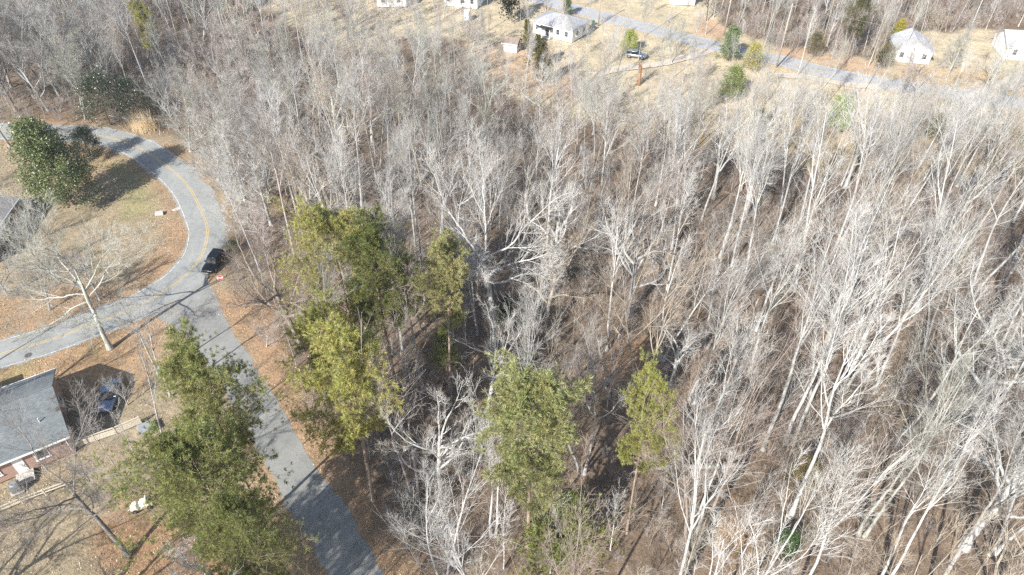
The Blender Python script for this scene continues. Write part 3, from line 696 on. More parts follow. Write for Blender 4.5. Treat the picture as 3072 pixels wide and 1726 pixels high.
# ------------------------------------------------------------------ tree growing
def unit(v): return v / np.maximum(np.linalg.norm(v, axis=-1, keepdims=True), 1e-9)
def grow(rng, P, R, k, t0, t1, ang, asd, length, n, wob, up, rr, rtip=0.35, pow_=1.0, lsd=0.25):
    """k children on each parent polyline P (B,m,3) with radii R (B,m): returns (B*k,n,3), radii, lengths."""
    B, m = P.shape[:2]
    t = np.sort(t0 + (t1 - t0) * (np.arange(k)[None] + rng.random((B, k))) / k, 1) ** pow_
    f = t * (m - 1); i = np.minimum(f.astype(int), m - 2); w = (f - i)[..., None]
    bi = np.arange(B)[:, None]
    a, b = P[bi, i], P[bi, i + 1]
    base = a * (1 - w) + b * w; tan = unit(b - a)
    r = (R[bi, i] * (1 - w[..., 0]) + R[bi, i + 1] * w[..., 0]) * rr
    az = rng.random((B, 1)) * 6.283 + np.arange(k)[None] * 2.399 + rng.normal(size=(B, k)) * 0.5
    ref = np.where(np.abs(tan[..., 2:3]) > 0.9, np.array([1.0, 0, 0]), np.array([0, 0, 1.0]))
    u = unit(np.cross(tan, ref)); v = np.cross(tan, u)
    an = np.abs((ang(t) if callable(ang) else ang) + rng.normal(size=(B, k)) * asd)[..., None]
    d = tan * np.cos(an) + (u * np.cos(az)[..., None] + v * np.sin(az)[..., None]) * np.sin(an)
    pl = np.linalg.norm(np.diff(P, axis=1), axis=2).sum(1)[:, None]
    L = (length(t, pl) if callable(length) else length * pl) * np.exp(rng.normal(size=(B, k)) * lsd)
    base, d, r, L = base.reshape(-1, 3), d.reshape(-1, 3), r.ravel(), L.ravel()
    out = [base]; seg = (L / (n - 1))[:, None]
    for s in range(n - 1):
        d = unit(d + rng.normal(size=d.shape) * wob + np.array([0, 0, up]) * (0.5 + s / n))
        out.append(out[-1] + d * seg)
    P2 = np.stack(out, 1)
    R2 = r[:, None] * np.linspace(1, rtip, n)[None]
    return P2, R2
def sweep(P, R, sides):
    B, n = P.shape[:2]
    T = np.gradient(P, axis=1); T = unit(T)
    d0 = unit(P[:, -1] - P[:, 0])[:, None]
    ref = np.where(np.abs(d0[..., 2:3]) > 0.85, np.array([1.0, 0, 0]), np.array([0, 0, 1.0]))
    u = unit(np.cross(T, np.broadcast_to(ref, T.shape))); v = np.cross(T, u)
    th = 2 * np.pi * np.arange(sides) / sides
    ring = P[:, :, None] + R[:, :, None, None] * (u[:, :, None] * np.cos(th)[:, None] + v[:, :, None] * np.sin(th)[:, None])
    V = ring.reshape(-1, 3)
    i = np.arange(B * n * sides).reshape(B, n, sides); j = np.roll(i, -1, 2)
    Q = np.stack([i[:, :-1], j[:, :-1], j[:, 1:], i[:, 1:]], -1).reshape(-1, 4)
    return V, Q
def cones(P, R):
    """Two-point branches as three-sided spikes."""
    B = len(P); T = unit(P[:, 1] - P[:, 0])
    ref = np.where(np.abs(T[:, 2:3]) > 0.85, np.array([1.0, 0, 0]), np.array([0, 0, 1.0]))
    u = unit(np.cross(T, ref)); v = np.cross(T, u); th = 2 * np.pi * np.arange(3) / 3
    ring = P[:, 0][:, None] + R[:, 0][:, None, None] * (u[:, None] * np.cos(th)[:, None] + v[:, None] * np.sin(th)[:, None])
    V = np.concatenate([ring, P[:, 1][:, None]], 1).reshape(-1, 3)
    o = np.arange(B)[:, None] * 4
    T3 = np.concatenate([np.stack([o + 0, o + 1, o + 3], -1), np.stack([o + 1, o + 2, o + 3], -1), np.stack([o + 2, o + 0, o + 3], -1)], 1).reshape(-1, 3)
    return V, T3
class Parts:
    def __init__(s): s.V, s.Q, s.T, s.n = [], [], [], 0
    def add(s, V, Q=None, T=None):
        s.V.append(V)
        if Q is not None: s.Q.append(Q + s.n)
        if T is not None: s.T.append(T + s.n)
        s.n += len(V); return s
    def mesh(s, name, mat, smooth=False):
        return mesh_np(name, np.concatenate(s.V), np.concatenate(s.Q) if s.Q else None, np.concatenate(s.T) if s.T else None, mat, smooth)
def stem(rng, H, r0, n=14, wob=0.02, lean=(0, 0), rtip=0.2, base=(0, 0, 0)):
    d = np.array([lean[0], lean[1], 1.0]); d /= np.linalg.norm(d); p = np.array(base, float); out = [p]
    for s in range(n - 1):
        d = unit(d + rng.normal(size=3) * wob * np.array([1, 1, 0.2])); out.append(out[-1] + d * H / (n - 1))
    P = np.array(out)[None]
    z = np.linspace(0, 1, n); R = r0 * (1 - (1 - rtip) * z ** 0.9); R[0] *= 1.45
    return P, R[None]

def bare_tree(seed, H, form, limbs=None, lean=(0, 0), bole=.5):
    """Returns (list of trunk meshes, crown mesh) of a leafless tree."""
    rng = np.random.default_rng(seed); tr = []; cr = Parts(); lb = Parts()
    if form == 'tall':          # straight bole, narrow rising crown
        P, R = stem(rng, H * .97, .0086 * H, 15, .032, rng.normal(size=2) * .03, .13)
        lead, lr = grow(rng, P, R, rng.integers(2, 4), .50, .72, .34, .08, .38, 10, .06, .07, .72, .16, lsd=.12); tr.append((P, R))
        mains = [(P, R, .50)] + [(lead[k:k + 1], lr[k:k + 1], .15) for k in range(len(lead))]
        k1, l1, a1, k2, k3, k4 = 8, .27, .56, 5, 5, 3; up1 = .10
    elif form == 'slim':        # very straight, branches only near the top
        P, R = stem(rng, H, .0076 * H, 15, .022, rng.normal(size=2) * .03, .12); tr.append((P, R)); mains = [(P, R, .56)]
        k1, l1, a1, k2, k3, k4 = 22, .20, .52, 6, 5, 2; up1 = .10
    elif form == 'fork':        # several trunks from one foot, white limbs fanning out
        mains = []
        ns_ = rng.integers(2, 4)
        for k in range(ns_):
            a = k * 6.283 / ns_ + rng.random() * 1.0
            P, R = stem(rng, H * rng.uniform(.85, 1), .0074 * H, 14, .045, (math.cos(a) * .14, math.sin(a) * .14), .13, (math.cos(a) * .3, math.sin(a) * .3, 0))
            tr.append((P, R)); lead, lr = grow(rng, P, R, 3, .46, .74, .38, .1, .36, 10, .07, .07, .7, .16, lsd=.12)
            mains += [(P, R, .48)] + [(lead[j:j + 1], lr[j:j + 1], .12) for j in range(3)]
        k1, l1, a1, k2, k3, k4 = 4, .30, .55, 6, 5, 3; up1 = .09
    elif form == 'oak':         # short bole, wide crooked limbs
        P, R = stem(rng, H * .55, .017 * H, 9, .05, rng.normal(size=2) * .05, .55); tr.append((P, R))
        lead, lr = grow(rng, P, R, 8, .42, 1.0, lambda t: 1.15 - .65 * t, .14, lambda t, pl: H * (.52 - .08 * t) + 0 * pl, 12, .16, .06, .62, .14, lsd=.12)
        mains = [(lead[k:k + 1], lr[k:k + 1], .2) for k in range(len(lead))]
        k1, l1, a1, k2, k3, k4 = 7, .34, .72, 5, 5, 2; up1 = .06
    elif form == 'custom':      # limbs given one by one: (height, compass bearing, elevation, length)
        P, R = stem(rng, H * bole, .0145 * H, 10, .035, lean, .6); tr.append((P, R)); mains = []
        for z, az, el, ln in limbs:
            f_ = min(z / (H * bole), .999) * 9; i_ = int(f_); b0 = P[0, i_] * (1 - f_ + i_) + P[0, i_ + 1] * (f_ - i_); r_ = (R[0, i_]) * (.5 if ln > 6 else .4)
            d_ = np.array([math.cos(math.radians(az)) * math.cos(math.radians(el)), math.sin(math.radians(az)) * math.cos(math.radians(el)), math.sin(math.radians(el))]); q = [b0]
            for s_ in range(12): d_ = unit(d_ + rng.normal(size=3) * .17 + np.array([0, 0, .035])); q.append(q[-1] + d_ * ln / 12)
            mains.append((np.array(q)[None], (r_ * np.linspace(1, .16, 13))[None], .2))
        k1, l1, a1, k2, k3, k4 = 11, .44, .72, 6, 6, 3; up1 = .06
    elif form == 'spread':      # low rounded crown of many thin rising limbs
        P, R = stem(rng, H * .4, .013 * H, 7, .05, rng.normal(size=2) * .1, .6); tr.append((P, R))
        lead, lr = grow(rng, P, R, 10, .25, 1.0, lambda t: 1.05 - .55 * t, .15, lambda t, pl: H * (.6 - .05 * t) + 0 * pl, 10, .10, .07, .5, .14, lsd=.15)
        mains = [(lead[k:k + 1], lr[k:k + 1], .2) for k in range(len(lead))]
        k1, l1, a1, k2, k3, k4 = 6, .32, .55, 6, 5, 2; up1 = .07
    elif form == 'sapling':
        P, R = stem(rng, H, .0068 * H, 11, .03, rng.normal(size=2) * .05, .12); tr.append((P, R)); mains = [(P, R, .30)]
        k1, l1, a1, k2, k3, k4 = 14, .28, .5, 5, 4, 0; up1 = .10
    elif form == 'clump':       # thicket stems from one foot
        mains = []
        for k in range(5):
            a = k * 1.256 + rng.random(); s_ = rng.uniform(.1, .32)
            P, R = stem(rng, H * rng.uniform(.7, 1), .006 * H, 9, .05, (math.cos(a) * s_, math.sin(a) * s_), .12, (math.cos(a) * .2, math.sin(a) * .2, 0))
            tr.append((P, R)); mains.append((P, R, .25))
        k1, l1, a1, k2, k3, k4 = 6, .32, .55, 4, 4, 0; up1 = .08
    B1 = []
    for P, R, t0 in mains:
        is_trunk = any(P is q[0] for q in tr)
        if not is_trunk: lb.add(*sweep(P, R, 6))
        crown0 = t0
        f = (lambda t, pl, c=crown0: pl * l1 * 1.15 * np.clip(1.12 - .85 * (t - c) / (1 - c), .2, 1.0)) if is_trunk else (lambda t, pl: np.maximum(pl, .3 * H) * l1 * (1.05 - .65 * t))
        B1.append(grow(rng, P, R, k1, t0, .985, lambda t: a1 * (1.18 - .45 * t), .12, f, 7, .07, up1, .55, .2))
    P1 = np.concatenate([b[0] for b in B1]); R1 = np.maximum(np.concatenate([b[1] for b in B1]), .011)
    lb.add(*sweep(P1, R1, 4))
    P2, R2 = grow(rng, P1, R1, k2, .12, .98, .55, .15, lambda t, pl: pl * .52 * (1.1 - .6 * t), 5, .08, .10, .58, .4)
    R2 = np.clip(R2, .0085, .05); lb.add(*sweep(P2, R2, 3))
    P3, R3 = grow(rng, P2, R2, k3, .1, .98, .52, .16, lambda t, pl: np.maximum(.5, pl * .6 * (1.1 - .5 * t)), 3 if k4 else 2, .09, .10, .7, .6)
    R3 = np.clip(R3, .0065, .02)
    if k4:
        cr.add(*sweep(P3, R3, 3))
        P4, R4 = grow(rng, P3, R3, k4, .1, 1.0, .5, .16, lambda t, pl: np.maximum(.32, pl * .65), 2, .1, .08, .8, .6)
        R4 = np.clip(R4, .006, .012); V, T = cones(P4, R4)
    else:
        V, T = cones(P3, np.clip(R3 * 1.2, .008, .02))
    cr.add(V, T=T)
    trunks = [Parts().add(*sweep(P, R, 9 if H > 14 else 6)).mesh('trunk', BARK, True) for P, R in tr]
    return trunks, lb.mesh('limbs', BARK), cr.mesh('crown', TWIG)

def tufts(rng, C, D, nb, ln, wd, cone=1.1):
    """Needle tufts at points C with axis D: nb blades each."""
    B = len(C); d = np.repeat(unit(D), nb, 0)
    r = unit(rng.normal(size=(B * nb, 3)))
    d = unit(d * cone + r * 1.0)
    c = np.repeat(C, nb, 0); L = ln * rng.uniform(.7, 1.2, (B * nb, 1))
    s = unit(np.cross(d, unit(rng.normal(size=(B * nb, 3))))) * wd / 2
    mid = c + d * L * .45
    V = np.stack([c, mid + s, c + d * L, mid - s], 1).reshape(-1, 3)
    i = np.arange(B * nb)[:, None] * 4
    return V, np.concatenate([i, i + 1, i + 2, i + 3], 1)
def pine(seed, H, r, cb, dens=1.0):
    """Tall pine: bare bole, irregular plated crown of needle tufts. cb = crown base fraction."""
    rng = np.random.default_rng(seed)
    P, R = stem(rng, H * .98, .0098 * H, 15, .012, rng.normal(size=2) * .02, .16)
    tr = Parts().add(*sweep(P, R, 10)).mesh('trunk', PINEBARK, True)
    lim = Parts()
    def f(t, pl):
        q = (t - cb) / (1 - cb)
        return r * np.sqrt(np.clip(1.04 - q ** 2.6, .05, 1)) * np.clip(.5 + 1.5 * q, 0, 1)
    k = int(46 * dens)
    P1, R1 = grow(rng, P, R, k, cb, .985, lambda t: 1.35 - .65 * (t - cb) / (1 - cb), .15, f, 8, .10, .06, .34, .3, lsd=.28)
    R1 = np.maximum(R1, .016); lim.add(*sweep(P1, R1, 5))
    P2, R2 = grow(rng, P1, R1, 9, .22, 1.0, .8, .25, lambda t, pl: np.maximum(.6, pl * .42 * (1.15 - .6 * t)), 4, .14, .10, .6, .4)
    lim.add(*sweep(P2, np.maximum(R2, .009), 3))
    P3, R3 = grow(rng, P2, R2, 5, .25, 1.0, .7, .2, lambda t, pl: np.maximum(.3, pl * .45), 3, .14, .15, .6, .5)
    lim.add(*sweep(P3, np.maximum(R3, .007), 3))
    C = np.concatenate([P3[:, 2], P3[:, 1], P2[:, 3], P1[:, -1]]); D = np.concatenate([P3[:, 2] - P3[:, 1], P3[:, 1] - P3[:, 0], P2[:, 3] - P2[:, 2], P1[:, -1] - P1[:, -2]])
    V, Q_ = tufts(rng, C, D, 13, .38, .046)
    return [tr], lim.mesh('limbs', PINEBARK), mesh_np('crown', V, quads=Q_, mat=NEEDLE)
def cedar(seed, H, r):
    """Conical evergreen clothed to the ground."""
    rng = np.random.default_rng(seed)
    P, R = stem(rng, H, .012 * H, 10, .02, (0, 0), .15); tr = Parts().add(*sweep(P, R, 7)).mesh('trunk', PINEBARK, True)
    P1, R1 = grow(rng, P, R, 60, .06, .99, .95, .15, lambda t, pl: r * np.clip(1.1 - t, .12, 1) * 1.05 + 0 * pl, 5, .1, .10, .3, .3, lsd=.2)
    lim = Parts().add(*sweep(P1, np.maximum(R1, .012), 3))
    P2, R2 = grow(rng, P1, R1, 9, .15, 1, .7, .2, lambda t, pl: np.maximum(.25, pl * .4), 3, .15, .15, .6, .5)
    C = np.concatenate([P2[:, 2], P2[:, 1], P1[:, -1]]); D = np.concatenate([P2[:, 2] - P2[:, 1]] * 2 + [P1[:, -1] - P1[:, -2]])
    V, Q_ = tufts(rng, C, D, 12, .26, .06)
    return [tr], lim.mesh('limbs', PINEBARK), mesh_np('crown', V, quads=Q_, mat=NEEDLE)
def leafy(seed, H, r, nl, shape='round', size=.17, clump=1.0, nb=64):
    """Broadleaf evergreen: leaf sprays gathered in clumps over a lobed crown."""
    rng = np.random.default_rng(seed)
    P, R = stem(rng, H * .9, .016 * H, 8, .04, (0, 0), .2); tr = Parts().add(*sweep(P, R, 7)).mesh('trunk', BARK, True)
    if shape == 'round': fl = lambda t, pl: r * np.clip(np.sin(np.clip(.22 + t * .72, 0, 1) * 3.1416) ** .6, .3, 1) + 0 * pl
    else: fl = lambda t, pl: r * np.clip(1.12 - .62 * t ** 1.3, .3, 1) + 0 * pl
    P1, R1 = grow(rng, P, R, nb, .06, .98, lambda t: 1.3 - .8 * t, .18, fl, 6, .10, .05, .35, .3, lsd=.14)
    lim = Parts().add(*sweep(P1, np.maximum(R1, .012), 4))
    P2, R2 = grow(rng, P1, R1, 5, .35, 1, .9, .25, lambda t, pl: np.maximum(.35, pl * .36 * (1.2 - .6 * t)), 4, .15, .1, .6, .5)
    lim.add(*sweep(P2, np.maximum(R2, .008), 3))
    C0 = np.concatenate([P2[:, 3], P1[:, -1], P1[:, -2]])
    per = max(8, nl // len(C0)); q = unit(rng.normal(size=(len(C0) * per, 3)) * np.array([1, 1, .8]) + np.array([0, 0, .35]))
    rad = np.repeat(rng.uniform(.30, .62, len(C0)), per)[:, None] * (r / 3.2) ** .5 * clump * rng.uniform(.55, 1.05, (len(q), 1))
    C = np.repeat(C0, per, 0) + q * rad
    d = unit(q * .7 + rng.normal(size=C.shape) * .7)
    n_ = unit(q + rng.normal(size=C.shape) * .55 + np.array([0, 0, .4])); s = unit(np.cross(d, n_)) * size * .26
    L = size * rng.uniform(.7, 1.25, (len(C), 1)); up_ = n_ * size * .05
    V = np.stack([C, C + d * L * .5 + s + up_, C + d * L, C + d * L * .5 - s + up_], 1).reshape(-1, 3)
    i = np.arange(len(C))[:, None] * 4
    T = np.concatenate([np.concatenate([i, i + 1, i + 2], 1), np.concatenate([i, i + 2, i + 3], 1)])
    return [tr], lim.mesh('limbs', BARK), mesh_np('crown', V, tris=T, mat=LEAF)

# ------------------------------------------------------------------ planting
def plant(name, label, cat, proto, loc, rz, sc, color, group=None, tone=None, sz=1.0, parts_extra=True):
    t_ = thing(name, label, cat, loc, rz, group); t_.scale = (sc, sc, sc * sz)
    for me in proto[0]:
        o = obj('trunk', me, t_, tone=list(tone or color))
    if len(proto) == 3 and parts_extra:
        o = obj('limbs', proto[1], t_, tone=list(tone or color))
    o = obj('crown', proto[-1], t_, tone=list(color)); o.color = (*color, 1)
    return t_
OLIVE, PGREEN, DKGREEN, YGREEN, GGREEN = (0.43, 0.41, 0.145), (0.29, 0.31, 0.11), (0.07, 0.10, 0.035), (0.40, 0.40, 0.125), (0.38, 0.39, 0.17)
PB = (0.34, 0.27, 0.22)
PINES = [pine(11, 24, 5.2, .42), pine(12, 23, 4.0, .45), pine(13, 22, 3.2, .50, .8), pine(14, 21, 4.8, .40, 1.1)]
def put(px_, py_, z=0): return at(px_, py_, z)
def W(x, y): return Vector((x, y, 0))
pine_list = [
    ('broad olive pine at the heart of the pine group beside the side road', put(1085, 1150), 0, 23.5, .95, OLIVE),
    ('greener pine close behind the broad olive pine, rounded top', put(1195, 1190), 1, 23.0, .9, (0.20, 0.22, 0.07)),
    ('short dark green pine below the broad olive pine', put(1050, 1330), 2, 18.5, .9, (0.36, 0.36, 0.12)),
    ('yellowish pine with a dark leaning bole nearest the side road verge', put(1120, 1500), 1, 22.5, 1.0, (0.45, 0.43, 0.14)),
    ('thin pale olive pine beside the great forked white tree', put(1350, 1160), 2, 20.5, .8, (0.44, 0.42, 0.19)),
    ('tall pine left of the side road, crown over the asphalt', put(790, 1560), 1, 23.5, .8, (0.33, 0.34, 0.13)),
    ('big dark pine overhanging the cream cart', W(-21.2, 29.0), 3, 22.0, .85, PGREEN),
    ('dark pine with drooping boughs at the bottom beside the side road', W(-18.6, 26.0), 0, 20.0, .62, (0.27, 0.29, 0.105)),
    ('pine in front of the timber fence, behind the big dark pine', W(-24.6, 31.5), 1, 17.5, 1.0, (0.32, 0.33, 0.13)),
    ('tall grey green pine with a long bare bole in the front woods', put(1585, 1640), 1, 23.3, 1.0, GGREEN),
    ('bright yellow green pine with a slim crown near the fallen trunk', put(1880, 1600), 2, 22.0, .6, YGREEN),
    ('lone olive pine among the grey trees at the upper left', put(492, 262), 2, 16.0, .8, OLIVE),
    ('spreading olive pine with a dark bole above the far road', put(2536, 190), 0, 14.0, .75, (0.125, 0.13, 0.045)),
    ('pine off the bottom edge, seen by its shade at the foot of the side road', W(-31, 12), 0, 22.0, .9, PGREEN),
    ('pine off the bottom edge, seen by its dark shade across the lower side road', W(-33, 16), 3, 21.0, .8, PGREEN),
    ('pine off the bottom edge, seen by its shade on the near lawn', W(-38, 10), 1, 21.0, 1.0, PGREEN),
    ('slender olive pine at the top beside the tall utility pole', put(2405, 85), 2, 14.0, .6, (0.13, 0.14, 0.05)),
]
ht = [24, 23, 22, 21]
for i, (lab, p, k, h, wsc, c_) in enumerate(pine_list):
    t_ = plant('pine_tree', lab, 'pine tree', PINES[k], p, i * 1.7, h / ht[k], c_, 'pines', PB)
    t_.scale = (h / ht[k] * wsc, h / ht[k] * wsc, h / ht[k])

CED = [cedar(21, 7, 2.0), cedar(22, 6, 2.3)]
for lab, p, k, s, c_ in [
    ('tall olive cedar nearest the camera beside the white hip-roofed house', put(1628, 250), 0, 1.15, (0.15, 0.145, 0.05)),
    ('middle olive cedar of the row by the white hip-roofed house', put(1608, 205), 1, 1.1, (0.18, 0.17, 0.055)),
    ('farthest yellowish cedar at the corner of the white hip-roofed house', put(1583, 150), 0, .9, (0.24, 0.22, 0.06)),
    ('narrow young cedar among bare saplings below the forked white tree', put(1342, 1110), 0, .95, PGREEN),
    ('low bright green cedar in front of the tall grey green pine', put(1705, 1655), 1, 1.5, (0.26, 0.29, 0.085)),
    ('bright green cedar spray beside the grey green pine bole', put(1625, 1700), 1, 1.2, (0.24, 0.27, 0.08)),
    ('dark broad conifer at the top next to the long white house', put(1535, 62), 1, 1.5, (0.02, 0.03, 0.018)),  # shadow over this conifer is put into its near-black needle colour
    ('small pale cedar on the bank above the far road', put(2640, 200), 0, .7, (0.16, 0.14, 0.06)),
]:
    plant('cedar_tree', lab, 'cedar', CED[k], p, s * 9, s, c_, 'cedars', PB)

MAG = leafy(31, 12.8, 4.4, 30000, 'cone', .30, 1.5, 110)
plant('magnolia_tree', 'large glossy dark green magnolia casting a long shadow to the road', 'magnolia', MAG, put(218, 612), .6, 1.02, (0.135, 0.165, 0.06), None, (0.25, 0.2, 0.17))
SHR = [leafy(32, 5.2, 2.3, 11000, 'round', .17), leafy(33, 5.0, 2.2, 5500, 'round', .16, 1.3), leafy(34, 5.6, 1.8, 10000, 'cone', .17)]
for lab, p, k, s, c_ in [
    ('round olive green shrub standing alone on the pale grass', put(2184, 297), 0, 1.12, (0.20, 0.24, 0.075)),
    ('rounded bright green shrub left of the small bare tree in the clearing', put(2502, 388), 0, 1.12, (0.25, 0.32, 0.09)),
    ('tall green shrub at the roadside under the second utility pole', put(2182, 182), 2, 1.25, (0.16, 0.21, 0.085)),
    ('loose yellow green shrub between the tall shrub and the far road', put(2255, 212), 1, 1.05, (0.36, 0.33, 0.075)),
    ('bright green shrub sheltering the silver car', put(1888, 158), 0, .85, (0.30, 0.34, 0.045)),
    ('green conical shrub behind the white hip-roofed house', put(1700, 48), 2, .75, (0.09, 0.13, 0.04)),
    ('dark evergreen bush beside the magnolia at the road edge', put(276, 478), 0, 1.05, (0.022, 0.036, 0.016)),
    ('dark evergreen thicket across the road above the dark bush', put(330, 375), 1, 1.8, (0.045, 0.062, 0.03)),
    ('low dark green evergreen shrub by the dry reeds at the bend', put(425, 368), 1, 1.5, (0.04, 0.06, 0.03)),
    ('bright green holly bush on the wood floor at lower right', put(2345, 1655), 0, .52, (0.06, 0.12, 0.03)),
    ('sparse yellow green bush in the clearing below the far road', put(2795, 420), 1, .85, (0.2, 0.2, 0.06)),
    ('dull green shrub on the edge of the clearing', put(2266, 395), 1, .8, (0.13, 0.18, 0.085)),
    ('ivy covered green mound beside the black car', put(708, 762), 1, .42, (0.06, 0.09, 0.03)),
    ('dark green holly at the foot of the great forked white tree', put(1522, 985), 2, .85, (0.025, 0.045, 0.02)),
    ('small yellow leaved tree behind the small white cottage', put(2684, 128), 2, .85, (0.34, 0.30, 0.03)),
    ('olive shrub on the bank right of the tall utility pole', put(2440, 170), 1, .9, (0.17, 0.15, 0.06)),
    ('olive shrub against the left wall of the small white cottage', put(2652, 205), 1, .9, (0.17, 0.15, 0.06)),
    ('loose green shrub at the right edge of the clearing', put(3010, 470), 1, .95, (0.17, 0.17, 0.05)),
    ('yellowish scrubby bush on the wood floor near the holly bush', put(2395, 1470), 1, .8, (0.22, 0.17, 0.06)),
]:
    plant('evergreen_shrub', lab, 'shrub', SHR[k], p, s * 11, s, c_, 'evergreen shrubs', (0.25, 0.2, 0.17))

# bare trees: prototypes
PROTO = {'tall': [(bare_tree(s, 24, 'tall'), 24) for s in (41, 42, 43, 44, 45)],
         'slim': [(bare_tree(s, 22, 'slim'), 22) for s in (51, 52, 53)],
         'fork': [(bare_tree(s, 25, 'fork'), 25) for s in (61, 62, 63)],
         'oak': [(bare_tree(s, 20, 'oak'), 20) for s in (71, 72, 73)],
         'spread': [(bare_tree(s, 11, 'spread'), 11) for s in (81, 82, 83)],
         'sapling': [(bare_tree(s, 11, 'sapling'), 11) for s in (91, 92, 93, 94)],
         'clump': [(bare_tree(s, 6, 'clump'), 6) for s in (101, 102, 103)]}
PROTO['great'] = [(bare_tree(111, 27, 'custom', [(10, -25, 8, 8), (11, 5, 18, 9.5), (12, 180, 12, 5), (13, 165, 58, 13), (13.4, 80, 75, 13), (13.4, 12, 48, 12.5), (12.5, -100, 40, 8), (12.8, 215, 35, 9)], (0, 0), .5), 27)]
PROTO['junction'] = [(bare_tree(113, 17.5, 'custom', [(7.5, 182, 14, 9.5), (8.5, 165, 30, 10), (8.6, 130, 48, 9), (8.6, 95, 62, 9), (8, 60, 45, 9), (7, 10, 30, 8), (6, -60, 15, 6), (8, 205, 40, 8.5), (6.5, 225, 12, 7)], (-.06, .05), .5), 17.5)]
PROTO['lawn'] = [(bare_tree(112, 18, 'custom', [(7, 180, 15, 8), (8, 205, 30, 9), (9, 150, 42, 9.5), (8.5, 60, 40, 8), (6.5, 15, 48, 7.5), (9, 100, 60, 9), (6, -30, 30, 6), (8.8, 250, 35, 7)], (-.2, .12), .5), 18)]
WHITE, SILVER, GREY, GREENISH, PINKISH, TAN, BROWN = (0.54, 0.545, 0.525), (0.455, 0.455, 0.44), (0.37, 0.372, 0.36), (0.41, 0.422, 0.375), (0.42, 0.38, 0.36), (0.41, 0.365, 0.30), (0.30, 0.255, 0.22)
TONE_WORD = {WHITE: 'white-barked', SILVER: 'silvery', GREY: 'grey', GREENISH: 'grey-green', PINKISH: 'pinkish brown', TAN: 'tan', BROWN: 'dull brown'}
rng = np.random.default_rng(5)
placed = []        # (x, y) of every trunk so far
def bare(name, label, cat, form, k, p, h, tone, group, rz=None, crown_tone=None, wide=1.0):
    pr, h0 = PROTO[form][k % len(PROTO[form])]
    t_ = plant(name, label, cat, pr, p, rng.random() * 6.28 if rz is None else rz, h / h0, tone, group, tone)
    t_.scale = (h / h0 * wide, h / h0 * wide, h / h0)
    if rz is None: t_.rotation_euler = (rng.normal() * .045, rng.normal() * .045 + .02, t_.rotation_euler[2])
    placed.append((p[0], p[1])); return t_
